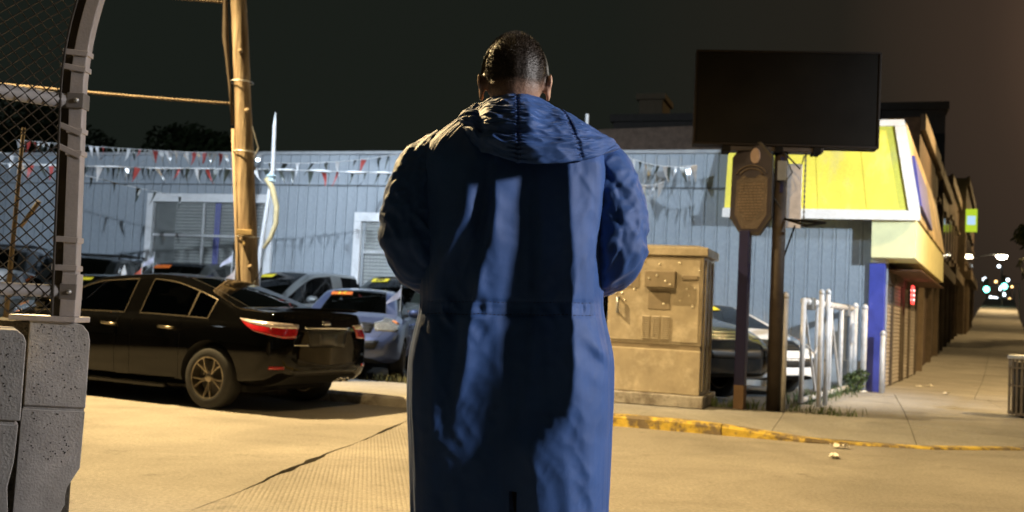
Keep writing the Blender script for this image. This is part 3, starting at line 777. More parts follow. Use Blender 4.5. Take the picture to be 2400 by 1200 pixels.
cable(pb + lean(3.70) + Vector((-0.12, -0.02, 0)), (-9.5, 12.0, 3.86), 0.017, 0.05, 'thick overhead cable running from the utility pole behind the fence', True)
cable(pb + lean(5.09) + Vector((-0.12, -0.02, 0)), (-9.5, 12.2, 5.2), 0.015, 0.04, 'upper overhead cable at the top edge of the picture', True)

# ================================================================== flagpole, pennants
fp_ = thing('flagpole', 'thin white pole with a bent tan tube hanging from it beside the utility pole', 'flagpole', (-4.42, 17.5, 0.09))
q = MB(); q.tube([(-0.06, 0, 0), (0.0, 0, 2.0), (0.12, 0, 3.4), (0.10, 0, 4.2), (0.105, 0, 4.42)], [.045, .042, .036, .030, .006], 10); q.build('pole', M_trimw, fp_, smooth=True)
q = MB(); q.tube([(0.03, -0.05, 3.24), (0.14, -.05, 3.08), (0.24, -.05, 2.75), (0.245, -.05, 2.45), (0.17, -.05, 2.2), (0.06, -.05, 2.0)], [.05, .05, .045, .045, .04, .03], 10); q.build('bent_tube', mat('tan_plastic', (0.62, 0.50, 0.26), 0.6), fp_, smooth=True)
q = MB(); q.lathe([(0.02, 3.16), (0.09, 3.19), (0.07, 3.24), (0.10, 3.28), (0.03, 3.34)], 8, Matrix.Translation((0.1, -0.02, 0))); q.build('knotted_rag', mat('pale_blue_rag', (0.45, 0.58, 0.62), 0.8), fp_)
PC = {'red': mat('pennant_red', (0.30, 0.045, 0.04), 0.4), 'white': mat('pennant_white', (0.55, 0.57, 0.59), 0.25), 'dark': mat('pennant_dark', (0.03, 0.04, 0.035), 0.35), 'silver': mat('pennant_silver', (0.70, 0.72, 0.74), 0.2, metal=0.7)}
pen_me = {}
for cn in PC:
    for k in range(3):
        q = MB(); v = []; NR = 6
        for i in range(NR + 1):
            t = i / NR; hw = 0.052 * (1 - t) * (1, .65, .4)[k] + 0.004
            tw = (0.0, 0.9, -1.6)[k] * t
            for sx in (-1, 1):
                x, y = sx * hw, 0.0
                v.append((x * math.cos(tw) + (0.0, .08, -.11)[k] * t * t, x * math.sin(tw) + 0.03 * math.sin(3 * t), -0.27 * t))
        f = [(2 * i, 2 * i + 1, 2 * i + 3, 2 * i + 2) for i in range(NR)]
        n0 = len(v); v2 = [(a, b + 0.003, c) for a, b, c in v]
        q.add(v + v2, f + [tuple(n0 + j for j in g_)[::-1] for g_ in f] + [(2 * i, 2 * i + 2, n0 + 2 * i + 2, n0 + 2 * i) for i in range(NR)] + [(2 * i + 1, n0 + 2 * i + 1, n0 + 2 * i + 3, 2 * i + 3) for i in range(NR)])
        pen_me[cn, k] = q.mesh('pennant', PC[cn], fix=False)
def pennants(a, b, label, n, sag=0.05, ribbon=0.0, cols=('dark', 'white', 'red', 'dark', 'silver', 'dark', 'dark'), sc=1.0):
    a, b = Vector(a), Vector(b); t = thing('pennant_string', label, 'pennants', a, 0, 'strings of sale pennants')
    d = b - a; az = math.atan2(d.y, d.x); pos = lambda s_: d * s_ - Vector((0, 0, sag * 4 * s_ * (1 - s_)))
    q = MB(); q.tube([pos(i / 24) for i in range(25)], 0.006, 5); q.build('cord', M_trimw, t)
    if ribbon:
        i = 0
        while i < 22:
            L_ = rng.randint(2, 5); q = MB(); q.tube([pos(min(1, (i + j) / 24)) + Vector((0, 0, rng.uniform(-.006, .006))) for j in range(L_ + 1)], [0.008] + [ribbon * rng.uniform(.7, 1)] * (L_ - 1) + [0.008], 7); q.build('twisted_ribbon', PC['white'], t, smooth=True); i += L_ + rng.randint(0, 2)
    for i in range(n):
        s_ = (i + 0.5 + rng.uniform(-.2, .2)) / n
        link('pennant', pen_me[cols[rng.randint(len(cols))], rng.randint(3)], t, pos(s_) + Vector((0, 0, -0.005)), (rng.uniform(-.35, .35), rng.uniform(-.25, .25), az + rng.uniform(-.5, .5)), (sc,) * 3)
    return t
pennants((-10.2, 17.4, 3.34), (-4.32, 17.5, 3.50), 'pennant string with white ribbon between the fence and the flagpole', 34, 0.03, 0.022)
pennants((-4.30, 17.5, 3.50), (-0.6, 17.6, 3.62), 'pennant string with white ribbon running from the flagpole behind the man', 15, 0.02, 0.03, ('dark', 'dark', 'red', 'white'))
pennants((-4.5, 17.6, 3.62), (-2.0, 20.3, 4.42), 'pennant string climbing from the flagpole to the roof edge', 12, 0.10, 0, ('dark', 'red', 'dark', 'white'))
pennants((-10.6, 20.9, 4.30), (-5.2, 20.2, 4.15), 'pennant string hanging high along the roof edge left of the utility pole', 46, 0.05, 0, ('white', 'silver', 'red', 'dark', 'silver', 'white'))  # silver and white ones packed denser to imitate glints on the wall ribs
pennants((-11.5, 17.0, 4.25), (-6.0, 18.5, 3.0), 'pennant string sloping down across the left end of the yard', 14, 0.15, 0, ('dark', 'white', 'dark'))
pennants((1.9, 18.3, 4.22), (3.3, 18.1, 4.05), 'clump of silver and dark pennants drooping by the man\'s right shoulder', 13, 0.12, 0, ('silver', 'white', 'dark', 'silver'), 1.15)
pennants((1.75, 18.2, 4.0), (2.7, 18.0, 3.7), 'lower bunch of silver streamers beneath the drooping pennants', 9, 0.2, 0, ('silver', 'silver', 'white'), 1.1)
mast2 = thing('antenna_mast', 'thin pale mast rising above the roof beside the man\'s shoulder', 'mast', FP(5.55, -0.8, ZT - 0.05)); q = MB(); q.tube([(0, 0, 0), (0, 0, 0.98)], 0.03, 8); q.build('tube', M_trimw, mast2); q = MB(); q.box(-.1, .1, -.1, .1, 0, .04); q.build('foot', M_steel, mast2)

# ================================================================== traffic control cabinet
M_cabn = mat('cabinet_tan_paint', (0.38, 0.33, 0.25), 0.42, metal=0.15, var=0.22, scale=3.5, bump=0.12, bscale=10, col2=(0.56, 0.50, 0.40), c2scale=2.3, c2pos=(0.50, 0.66))
M_cabl = mat('cabinet_dark_paint', (0.24, 0.20, 0.145), 0.5, metal=0.15, var=0.12)
co_ = S(1.96, 1.63, 0.12)
cb = thing('control_cabinet', 'tan metal traffic control cabinet with louvres standing on the pavement', 'cabinet', co_, -TH)
q = MB(); q.box(-1.28, 0.06, -0.09, 1.05, 0, 0.15); q.build('concrete_pad', M_kerb, cb, bevel=0.015)
q = MB(); q.box(-1.2, 0, 0, 0.95, 0.152, 0.705); q.build('base_section', M_cabn, cb, bevel=0.012)
q = MB(); q.box(-1.185, -0.015, 0.012, 0.94, 0.706, 0.76); q.build('seam', M_cabl, cb)
q = MB(); q.box(-1.2, 0, 0, 0.95, 0.761, 1.88); q.build('body', M_cabn, cb, bevel=0.012)
q = MB(); q.add([(-1.24, -0.05, 1.882), (0.05, -0.05, 1.882), (0.05, 1.0, 1.882), (-1.24, 1.0, 1.882), (-1.24, -0.05, 1.985), (0.05, -0.05, 1.985), (0.05, 1.0, 1.985), (-1.24, 1.0, 1.985), (-1.1, 0.1, 2.02), (-0.1, 0.1, 2.02), (-0.1, 0.85, 2.02), (-1.1, 0.85, 2.02)],
               [(0, 3, 2, 1), (0, 1, 5, 4), (1, 2, 6, 5), (2, 3, 7, 6), (3, 0, 4, 7), (4, 5, 9, 8), (5, 6, 10, 9), (6, 7, 11, 10), (7, 4, 8, 11), (8, 9, 10, 11)]); q.build('lid', M_cabn, cb, bevel=0.008)
dr = MB(); dr.box(-1.16, -0.04, -0.016, -0.002, 0.80, 1.84); dr = dr.build('door', M_cabn, cb, bevel=0.005)
q = MB(); q.box(-0.72, -0.33, -0.13, -0.018, 1.47, 1.68); q.build('meter_box', M_cabl, dr, bevel=0.012)
q = MB(); q.box(-0.68, -0.40, -0.026, -0.018, 1.20, 1.43); q.build('access_plate', M_cabl, dr, bevel=0.004)
q = MB(); q.box(-0.26, -0.06, -0.05, -0.018, 1.58, 1.64); q.build('vent_slot', M_cabl, dr, bevel=0.01)
q = MB(); q.box(-1.00, -0.80, -0.022, -0.018, 1.46, 1.66); q.build('faded_patch', M_cabl, dr)
q = MB(); q.box(-1.13, -0.96, -0.021, -0.0175, 1.44, 1.55); q.build('sticker', mat('cream_sticker', (0.72, 0.62, 0.42), 0.6), dr)
q = MB(); q.box(-1.13, -0.96, -0.022, -0.0178, 1.552, 1.575); q.build('sticker_header', mat('orange_sticker', (0.6, 0.28, 0.05), 0.6), dr)
q = MB(); q.tube([(-1.06, -0.02, 1.33), (-1.06, -0.07, 1.33), (-1.06, -0.075, 1.14), (-1.06, -0.02, 1.14)], 0.016, 8); q.build('handle', M_steel, dr, smooth=True)
lv = MB(); lv.add([(-0.05, 0, 0), (0.05, 0, 0), (0.05, -0.022, 0.004), (-0.05, -0.022, 0.004), (-0.05, 0, 0.024), (0.05, 0, 0.024)], [(0, 1, 2, 3), (3, 2, 5, 4), (0, 3, 4), (1, 5, 2), (0, 4, 5, 1)])
lvm = lv.mesh('louvre', M_cabn)
for cx in (-0.70, -0.575, -0.45):
    for i in range(11): link('louvre', lvm, dr, (cx, -0.0165, 0.83 + i * 0.0265))
bo = MB(); bo.lathe([(0.016, 0), (0.014, 0.006), (0.006, 0.01)], 8, Matrix.Rotation(R(90), 4, 'X')); bom = bo.mesh('bolt', mat('bright_bolt', (0.8, 0.76, 0.65), 0.3, metal=0.5), smooth=True)
for (x, z) in ((-0.55, 1.77), (-0.30, 1.79), (-0.24, 1.60), (-0.09, 1.60), (-0.20, 1.47), (-0.10, 1.475), (-0.17, 1.39), (-0.12, 1.25), (-0.28, 1.32), (-0.92, 1.50), (-1.10, 1.385), (-1.02, 1.385), (-0.98, 1.30), (-1.08, 1.31), (-0.86, 1.44), (-0.05, 1.70), (-0.75, 1.80)):
    link('bolt', bom, dr, (x, -0.017, z))
for (x, y, z) in ((-0.56, -0.131, 1.62), (-0.45, -0.131, 1.55), (-0.48, -0.027, 1.27), (-0.39, -0.131, 1.51), (-0.66, -0.131, 1.58)): link('bolt', bom, dr, (x, y, z))
q = MB()
for y in (0.12, 0.42, 0.74): q.box(0.001, 0.018, y, y + 0.07, 0.2, 1.84)
q.build('side_rib', M_cabn, cb, bevel=0.006)

# ================================================================== memorial plaque on a blue post
M_post = mat('blue_post_paint', (0.012, 0.012, 0.06), 0.4, var=0.2, scale=4, col2=(0.035, 0.02, 0.035), c2scale=3, c2pos=(0.6, 0.7), metal=0.2)
M_plq = mat('plaque_blue_enamel', (0.035, 0.03, 0.045), 0.4, metal=0.2, var=0.2)
M_plt = mat('plaque_text_bronze', (0.075, 0.055, 0.045), 0.5, metal=0.2, var=0.2, bump=0.5, bscale=60)
pq = thing('memorial_plaque', 'tall eight sided dark plaque with small lettering on a square blue post', 'sign', (2.95, 12.6, 0.12), R(-30))
q = MB(); q.box(-0.065, 0.065, -0.065, 0.065, 0, 2.25); q.build('post', M_post, pq, bevel=0.008)
q = MB(); q.box(-0.06, 0.066, -0.068, 0.06, 0, 0.3); q.build('post_sleeve', mat('rust_brown', (0.16, 0.10, 0.06), 0.7), pq, bevel=0.004)
oc = [(-0.11, 0.60), (0.11, 0.60), (0.26, 0.41), (0.27, -0.36), (0.12, -0.59), (-0.12, -0.59), (-0.27, -0.36), (-0.26, 0.41)]
def oct_(s_): return [(x * s_ + 0.0, z * s_) for x, z in oc]
fnp = lambda a, b, d: (a + 0.06, d, b + 2.78)
q = MB(); q.prism(oct_(1.0), -0.03, 0.05, fnp); q.build('plaque_frame', mat('plaque_rim', (0.05, 0.044, 0.04), 0.45, metal=0.4), pq, bevel=0.01)
q = MB(); q.prism(oct_(0.93), -0.034, -0.0305, fnp); q.build('plaque_face', M_plq, pq)
q = MB(); q.prism([(-0.19, 0.10), (-0.10, 0.18), (-0.05, 0.14), (0.05, 0.14), (0.10, 0.18), (0.21, 0.14), (0.21, -0.33), (0.10, -0.51), (-0.10, -0.51), (-0.20, -0.33)], -0.042, -0.0345, fnp); q.build('text_panel', M_plt, pq)
q = MB(); q.lathe([(0.001, 0), (0.065, 0), (0.058, 0.012), (0.001, 0.014)], 20, Matrix.Translation((0.10, -0.0345, 3.20)) @ Matrix.Diagonal((1, 1, 1.6, 1)) @ Matrix.Rotation(R(90), 4, 'X')); q.build('oval_emblem', mat('emblem', (0.30, 0.22, 0.20), 0.5), pq)
q = MB()
for k in range(2):
    q.tube([(0.06 + (0.20 - k * .05) * math.cos(a), -0.037, 2.93 + (0.15 - k * .04) * math.sin(a)) for a in [0.25 + i * 0.265 for i in range(11)]], 0.012, 6)
q.build('scroll', M_plt, pq, smooth=True)
q = MB()
for r_ in range(13):
    z = 2.78 + 0.05 - r_ * 0.037; hw = 0.165 if z > 2.47 else 0.10; x = -hw + rng.uniform(0, .03)
    while x < hw - 0.02:
        L_ = rng.uniform(0.018, 0.055); L_ = min(L_, hw - x); q.box(0.06 + x, 0.06 + x + L_, -0.047, -0.0425, z, z + 0.016); x += L_ + 0.013
q.build('lettering', mat('raised_letters', (0.16, 0.12, 0.095), 0.45, metal=0.3), pq)

# ================================================================== billboard on a pipe mast
M_bbd = mat('billboard_dark', (0.009, 0.008, 0.007), 0.95, var=0.25, scale=2, spec=0.1)
M_rust = mat('rusty_pipe', (0.045, 0.034, 0.028), 0.6, metal=0.3, var=0.35, scale=5, bump=0.3)
bb = thing('billboard', 'large unlit dark billboard panel on a rusty pipe mast', 'billboard', (3.37, 12.6, 0.12), R(-7.5))
q = MB(); q.tube([(0, 0, 0), (0, 0, 3.36)], 0.085, 16); q.build('mast', M_rust, bb, smooth=True)
q = MB(); q.box(-1.10, 1.14, -0.13, 0.13, 3.36, 4.53); q.build('panel', M_bbd, bb, bevel=0.01)
fr = MB(); 
for (a0, a1, c0, c1) in ((-1.125, 1.165, 4.531, 4.555), (-1.125, 1.165, 3.335, 3.359)): fr.box(a0, a1, -0.14, 0.14, c0, c1)
for (a0, a1) in ((-1.125, -1.101), (1.141, 1.165)): fr.box(a0, a1, -0.14, 0.14, 3.3595, 4.5305)
fr.build('panel_edge', mat('billboard_edge', (0.016, 0.012, 0.010), 0.8, spec=0.2), bb, bevel=0.004)
q = MB(); q.box(-0.72, 0.50, -0.11, 0.11, 3.27, 3.334); q.build('support_beam', M_rust, bb, bevel=0.006)
for x in (-0.70, -0.05, 0.42):
    q = MB(); q.box(x - 0.05, x + 0.05, -0.125, 0.125, 3.25, 3.40); q.build('clamp', M_bbd, bb, bevel=0.006)
q = MB(); q.box(-0.06, 0.06, -0.13, -0.09, 2.9, 3.15); q.build('fuse_box', M_lampp, bb, bevel=0.006)
q = MB(); q.tube([(0.05, -0.09, 3.2), (0.12, -0.14, 3.0), (0.02, -0.12, 2.85), (-0.09, -0.12, 2.95), (-0.10, -0.11, 2.7), (0.0, -0.11, 2.55)], 0.008, 5); q.tube([(0.03, -0.09, 3.25), (0.22, -0.12, 3.05), (0.27, -0.1, 3.22)], 0.012, 5); q.build('loose_cable', mat('black_cable', (0.02, 0.02, 0.02), 0.6), bb)
q = MB(); q.box(-0.02, 0.02, -0.102, -0.09, 2.75, 3.2); q.build('blue_tape', M_post, bb)
q = MB(); q.box(0.10, 0.29, 0.16, 0.175, 2.33, 3.16); q.build('bent_sign', mat('pale_sign_metal', (0.66, 0.58, 0.52), 0.4, metal=0.2, var=0.2), bb, bevel=0.004)
q = MB(); q.tube([(0.06, 0, 2.42), (0.56, -0.05, 2.39), (0.30, -0.22, 2.33), (0.06, -0.06, 2.42)], 0.018, 6); q.tube([(0.06, 0, 1.9), (0.2, 0.02, 2.35)], 0.012, 6); q.build('bracket', M_bbd, bb)
q = MB()
for i in range(26):
    q.box(-0.012, 0.012, -0.005, 0.005, -0.017, 0.017, Matrix.Translation((0.305, 0.02, 3.25 - i * 0.033)) @ Matrix.Rotation((i % 2) * math.pi / 2, 4, 'Z'))
q.build('chain', M_lampp, bb)

# ================================================================== yard gate and fence posts
M_galv = mat('galvanised_pipe', (0.52, 0.52, 0.53), 0.6, metal=0.1, var=0.2, scale=8, col2=(0.34, 0.25, 0.19), c2scale=2.5, c2pos=(0.62, 0.75))
def pipe_post(x, y, h, r, label, cap=True, name='gate_post', z=0.1):
    t = thing(name, label, 'post', (x, y, z), 0, 'pipe posts of the yard gate')
    q = MB(); q.tube([(0, 0, 0), (0, 0, h)], r, 12); q.build('pipe', M_galv, t, smooth=True)
    q = MB(); q.lathe([(r * 1.08, h - 0.04), (r * 1.08, h), (r * 0.8, h + r * 0.6), (r * 0.25, h + r)] if cap else [(r * 1.3, h * 0.8), (r * 1.3, h * 0.8 + 0.05)], 12); q.build('cap' if cap else 'collar', M_galv, t, smooth=True)
    return t
pp = pipe_post(3.50, 12.66, 1.48, 0.044, 'bright galvanised post just right of the billboard mast')
q = MB(); q.box(-0.13, -0.05, -0.03, 0.03, 1.12, 1.2); q.tube([(-0.07, -0.02, 0.05), (-0.07, -0.02, 1.16)], 0.022, 8); q.build('hinge_rod', M_galv, pp)
pipe_post(4.24, 13.55, 1.58, 0.034, 'left of the pair of tall posts at the near end of the gate')
pipe_post(4.44, 13.9, 1.60, 0.034, 'right of the pair of tall posts at the near end of the gate')
pipe_post(6.02, 17.35, 1.50, 0.05, 'thick post at the far end of the gate')
pipe_post(6.17, 17.30, 1.48, 0.05, 'thick right hand post at the far end of the gate')
pipe_post(6.40, 17.05, 1.05, 0.04, 'slim grey post close against the blue pillar')
gt = thing('sliding_gate', 'open galvanised pipe gate leaf standing between the posts of the yard entrance', 'gate', (4.02, 13.62, 0.1), math.atan2(3.75, 1.95))
GLn = 4.2
for (z, r_) in ((1.44, 0.05), (0.09, 0.04)):
    q = MB(); q.tube([(0, 0, z), (GLn, 0, z)], r_, 10); q.build('rail', M_galv, gt, smooth=True)
for x in (0.0, 0.05 + 1.0, 2.1, 3.15, GLn):
    q = MB(); q.tube([(x, 0.0, 0.05), (x, 0, 1.47)], 0.035, 10); q.build('upright', M_galv, gt, smooth=True)
for bx in (0.02, 2.1):
    q = MB(); q.tube([(bx, 0, 1.40), (bx + 1.02, 0, 0.15)], 0.018, 6); q.build('brace', M_galv, gt)
q = MB(); q.box(0.3, 0.55, -0.06, 0.06, 1.33, 1.50); q.box(3.5, 3.7, -0.06, 0.06, 1.3, 1.5); q.build('roller_bracket', M_lampp, gt, bevel=0.01)
q = MB(); q.box(3.95, 4.12, -0.10, -0.04, 0.85, 1.2); q.build('lock_box', M_galv, gt, bevel=0.01)
q = MB(); q.tube([(0.1, -.03, 0.85), (0.6, -.06, 0.72), (1.0, -.03, 0.82)], 0.012, 5); q.build('chain', M_galv, gt)

# ================================================================== concrete parapet blocks with the curved chain-link fence
M_bar = mat('weathered_concrete', (0.42, 0.405, 0.40), 0.9, var=0.16, scale=10, bump=0.22, bscale=90, col2=(0.32, 0.31, 0.30), c2scale=3.2, c2pos=(0.45, 0.7))
M_bard = mat('dark_brown_concrete', (0.085, 0.075, 0.06), 0.92, var=0.3, scale=12, bump=0.8, bscale=40)  # darker brown concrete for the wall behind the blocks
def pits(o, fn, n, a0, a1, b0, b1):
    q = MB()
    for i in range(n):
        a, b = rng.uniform(a0, a1), rng.uniform(b0, b1); r_ = rng.uniform(0.0015, 0.0042); k = rng.randint(5, 8); ph = rng.uniform(0, 6)
        q.add([fn(a + r_ * math.cos(ph + j * 6.283 / k) * rng.uniform(.6, 1.3), b + r_ * math.sin(ph + j * 6.283 / k) * rng.uniform(.6, 1.3)) for j in range(k)], [tuple(range(k))])
    p_ = q.build('pits', mat('pit_dark', (0.03, 0.028, 0.025), 0.95), o, fix=False); p_['kind'] = 'stuff'
b1 = thing('concrete_parapet', 'weathered grey concrete parapet block under the fence post at the left edge', 'barrier', (-1.84, 4.4, 0.0), R(2))
# right block: upper and lower courses, broken lower right corner
def rag(n, x0, z0, x1, z1, a):
    return [(x0 + (x1 - x0) * i / n + rng.uniform(-a, a), z0 + (z1 - z0) * i / n + rng.uniform(-a, a)) for i in range(1, n)]
upc = [(-0.262, 0.685), (0.005, 0.685), (0.004, 0.98), (-0.005, 1.015), (-0.03, 1.045), (-0.055, 1.052), (-0.245, 1.07), (-0.262, 1.06)]
loc_ = [(-0.275, 0.0), (-0.12, 0.0)] + rag(11, -0.12, 0.02, -0.025, 0.405, 0.008) + [(0.0, 0.425), (0.004, 0.668), (-0.268, 0.668)]
fb = lambda a, b, d: (a - 0.50 * d, d, b)                     # the blocks run back at a slant, parallel to the fence
q = MB(); q.prism(upc, 0.0, 0.42, fb); u_ = q.build('upper_course', M_bar, b1, bevel=0.004)
q = MB(); q.prism([(-0.262, 0.660), (0.001, 0.660), (0.001, 0.690), (-0.262, 0.690)], 0.010, 0.41, fb); q.build('course_joint', M_bar, b1)
q = MB(); q.prism(loc_, 0.0, 0.42, fb); l_ = q.build('lower_course', M_bar, b1, bevel=0.0015)
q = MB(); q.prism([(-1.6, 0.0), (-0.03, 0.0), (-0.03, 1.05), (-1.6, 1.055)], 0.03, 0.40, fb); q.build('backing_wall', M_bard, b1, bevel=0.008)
pits(u_, lambda a, b: (a, -0.0012, b), 90, -0.245, -0.012, 0.70, 1.04)
pits(l_, lambda a, b: (a, -0.0012, b), 60, -0.255, -0.05, 0.44, 0.655)
b2 = thing('concrete_parapet', 'nearer concrete parapet block cut off by the left edge of the picture', 'barrier', (-1.885, 3.92, 0.0), R(2))
q = MB(); q.prism([(-1.2, 0.678), (0.0, 0.678), (0.0, 0.985), (-0.012, 1.012), (-0.04, 1.03), (-1.2, 1.04)], 0, 0.35, fb); u2 = q.build('upper_course', M_bar, b2, bevel=0.004)
q = MB(); q.prism([(-1.2, 0.0), (-0.02, 0.0), (-0.018, 0.30), (-0.03, 0.42), (-0.012, 0.52), (-0.006, 0.662), (-1.2, 0.662)], 0, 0.35, fb); l2 = q.build('lower_course', M_bar, b2, bevel=0.003)
q = MB(); q.prism([(-1.2, 0.655), (-0.02, 0.655), (-0.02, 0.685), (-1.2, 0.685)], 0.008, 0.34, fb); q.build('joint', M_bar, b2)
pits(u2, lambda a, b: (a, -0.0012, b), 60, -0.2, -0.012, 0.70, 1.0)
pits(l2, lambda a, b: (a, -0.0012, b), 60, -0.2, -0.05, 0.2, 0.65)

M_fpost = mat('fence_post_aluminium', (0.44, 0.40, 0.39), 0.5, metal=0.3, var=0.15, scale=5, bump=0.1)
M_mesh = mat('black_vinyl_wire', (0.030, 0.025, 0.020), 0.45, var=0.2)
fe = thing('chain_link_fence', 'curved black chain-link fence with flat aluminium end post on the parapet', 'fence', (-1.955, 4.44, 1.06))
FD = Vector((-0.80, -0.60, 0)); FNn = Vector((0.60, -0.80, 0))
def fcurve(z):                                     # curve of the post: outwards offset with height
    x = -0.036 * z
    if z > 1.0: x += 0.30 * (z - 1.0) ** 1.9
    return Vector((x, -0.02 * max(0, z - 1.0), 0))
def fpt(a, z, o=0.0): return FD * a + fcurve(z) + Vector((0, 0, z)) + FNn * o
zl = [i * 0.06 for i in range(34)]
def post_strip(w0, w1, d0, d1, name, m):
    q = MB(); v = []
    for z in zl:
        c = fcurve(z) + Vector((0, 0, z))
        for (x, y) in ((w0, d0), (w1, d0), (w1, d1), (w0, d1)): v.append(c + Vector((x, y, 0)))
    n = len(zl)
    q.add(v, [(i * 4 + k, i * 4 + (k + 1) % 4, i * 4 + 4 + (k + 1) % 4, i * 4 + 4 + k) for i in range(n - 1) for k in range(4)] + [(0, 3, 2, 1), tuple((n - 1) * 4 + k for k in range(4))])
    return q.build(name, m, fe, bevel=0.004)
post_strip(-0.028, 0.034, -0.02, 0.03, 'post', M_fpost)
post_strip(-0.085, -0.032, 0.005, 0.05, 'tension_post', mat('black_post', (0.028, 0.022, 0.018), 0.5))
q = MB(); q.box(-0.24, 0.055, -0.06, 0.10, -0.005, 0.02); q.build('base_plate', M_fpost, fe, bevel=0.004)
q = MB(); q.box(-0.032, 0.038, -0.028, 0.034, 0.02, 0.21); q.build('post_shoe', M_fpost, fe, bevel=0.004)
for (z, a) in ((0.235, 0.0), (0.36, 0.05), (0.75, 0.5), (0.85, 0.45), (1.13, 0.2), (1.20, 0.1)):
    q = MB(); q.box(-0.075, 0.04, -0.027, -0.021, -0.013, 0.013, Matrix.Translation(fcurve(z) + Vector((0, 0, z))) @ Matrix.Rotation(a * 0.8, 4, 'Y')); q.box(-0.033, 0.041, -0.026, 0.036, -0.012, 0.012, Matrix.Translation(fcurve(z) + Vector((0, 0, z)))); q.build('tension_band', M_fpost, fe, bevel=0.003)
for z in (0.13, 0.985):
    q = MB(); q.box(-0.034, 0.042, -0.030, 0.038, -0.035, 0.035, Matrix.Translation(fcurve(z) + Vector((0, 0, z)))); cl = q.build('rail_clamp', mat('clamp_grey', (0.22, 0.20, 0.19), 0.5, metal=0.4), fe, bevel=0.003)
    q = MB(); q.lathe([(0.012, 0), (0.010, 0.008), (0.003, 0.011)], 8, Matrix.Translation(fcurve(z) + Vector((0.012, -0.031, z))) @ Matrix.Rotation(R(90), 4, 'X')); q.build('bolt', M_steel, cl, smooth=True)
for z, r_ in ((0.985, 0.034), (0.13, 0.03), (1.9, 0.03)):
    q = MB(); q.tube([fpt(0.03, z, -0.03), fpt(2.2, z, -0.03)], r_, 10); q.build('rail', mat('rail_grey', (0.26, 0.25, 0.25), 0.5, metal=0.3), fe, smooth=True)
q = MB(); q.tube([fpt(0.07, z) for z in zl], 0.006, 5); q.build('tension_bar', M_mesh, fe)
# woven diamond mesh
q = MB(); pit = 0.029; na = int(2.1 / pit); nz_ = int(1.95 / pit)
for i in range(na):
    for sgn_ in (0, 1):
        pts = []
        for k in range(nz_ + 1):
            a = 0.07 + (i + ((k + i) % 2)) * pit; pts.append(fpt(a, 0.03 + k * pit, (0.002 if (k % 2) else -0.002)))
        if sgn_ == 0: q.tube(pts, 0.0040, 4, caps=False)
ml = q.build('chain_link_mesh', M_mesh, fe, fix=False); ml['kind'] = 'stuff'
# thin stalks and a stick caught behind the fence
q = MB(); q.tube([(-3.63, 7.2, 0.1), (-3.62, 7.2, 1.2), (-3.60, 7.2, 2.36)], [0.022, 0.018, 0.012], 7); o = q.build('sapling_stake', mat('stake_tan', (0.22, 0.165, 0.10), 0.8), smooth=True); tag(o, 'thin tan stake standing behind the chain-link fence', 'stake')
q = MB(); q.tube([(-3.47, 7.0, 1.62), (-3.35, 7.0, 1.81)], [0.014, 0.016], 6); o = q.build('broken_stick', mat('stake_tan', (0.42, 0.30, 0.16), 0.8), smooth=True); tag(o, 'short slanting stick caught behind the chain-link fence', 'stick')

# ================================================================== litter bin at the right edge
bn = thing('litter_bin', 'dark slatted litter bin with pale rim cut off by the right edge', 'litter bin', (7.12, 13.5, 0.12), R(-20))
q = MB(); q.tube([(0.30 * math.cos(a), 0.30 * math.sin(a), 0.80) for a in [k * math.pi / 14 for k in range(28)]], 0.028, 8, closed=True); q.build('rim', M_steel, bn, smooth=True)
for z in (0.05, 0.42, 0.66):
    q = MB(); q.tube([(0.30 * math.cos(a), 0.30 * math.sin(a), z) for a in [k * math.pi / 14 for k in range(28)]], 0.014, 6, closed=True); q.build('hoop', M_shbox, bn)
sl_ = MB(); sl_.box(-0.016, 0.016, -0.004, 0.004, 0.03, 0.79); slm2 = sl_.mesh('slat', M_shbox)
for k in range(26): a = k * 2 * math.pi / 26; link('slat', slm2, bn, (0.302 * math.cos(a), 0.302 * math.sin(a), 0), (0, 0, a + math.pi / 2))
q = MB(); q.lathe([(0.26, 0.04), (0.27, 0.74), (0.25, 0.74), (0.24, 0.06)], 20); q.build('liner', mat('bin_liner', (0.03, 0.03, 0.03), 0.5), bn, smooth=True)

# ================================================================== weeds, trees
M_leaf = mat('leaf_green', (0.055, 0.085, 0.025), 0.6, var=0.5, scale=30)
M_nleaf = mat('unlit_leaf_green', (0.016, 0.024, 0.010), 0.8, var=0.4, scale=30, spec=0.1)  # leaf green darkened in colour so the crowns read as unlit
M_dry = mat('dry_grass', (0.11, 0.11, 0.045), 0.8, var=0.4, scale=30)
def weeds(pts, label, n, h, m):
    q = MB()
    for i in range(n):
        c = pts[rng.randint(len(pts))]; x = c[0] + rng.normal(0, c[3]); y = c[1] + rng.normal(0, c[3] * 0.5); a = rng.uniform(0, 6.28); hh = h * rng.uniform(.3, 1); l = rng.uniform(-.5, .5) * hh; w_ = rng.uniform(.004, .010)
        ca, sa = math.cos(a), math.sin(a)
        q.add([(x - w_ * ca, y - w_ * sa, c[2]), (x + w_ * ca, y + w_ * sa, c[2]), (x + l * .4 * sa + w_ * .7 * ca, y + l * .4 * ca, c[2] + hh * .6), (x + l * sa, y + l * ca, c[2] + hh)], [(0, 1, 2, 3)])
    o = q.build('weeds', m, fix=False); tag(o, label, 'weeds', None, 'stuff')
weeds([tuple(S(-2.6 + i * 0.22, 2.12, 0.1)) + (0.12,) for i in range(9)], 'straggly grass along the yard edge before the blue hatchback', 320, 0.16, M_dry)
weeds([(2.6 + i * 0.2, 13.0 - i * 0.07, 0.11, 0.12) for i in range(9)], 'dry weeds between the cabinet and the billboard mast', 260, 0.15, M_leaf)
weeds([(4.1 + i * 0.28, 13.9 + i * 0.5, 0.11, 0.12) for i in range(7)], 'weeds along the foot of the yard gate', 400, 0.2, M_leaf)
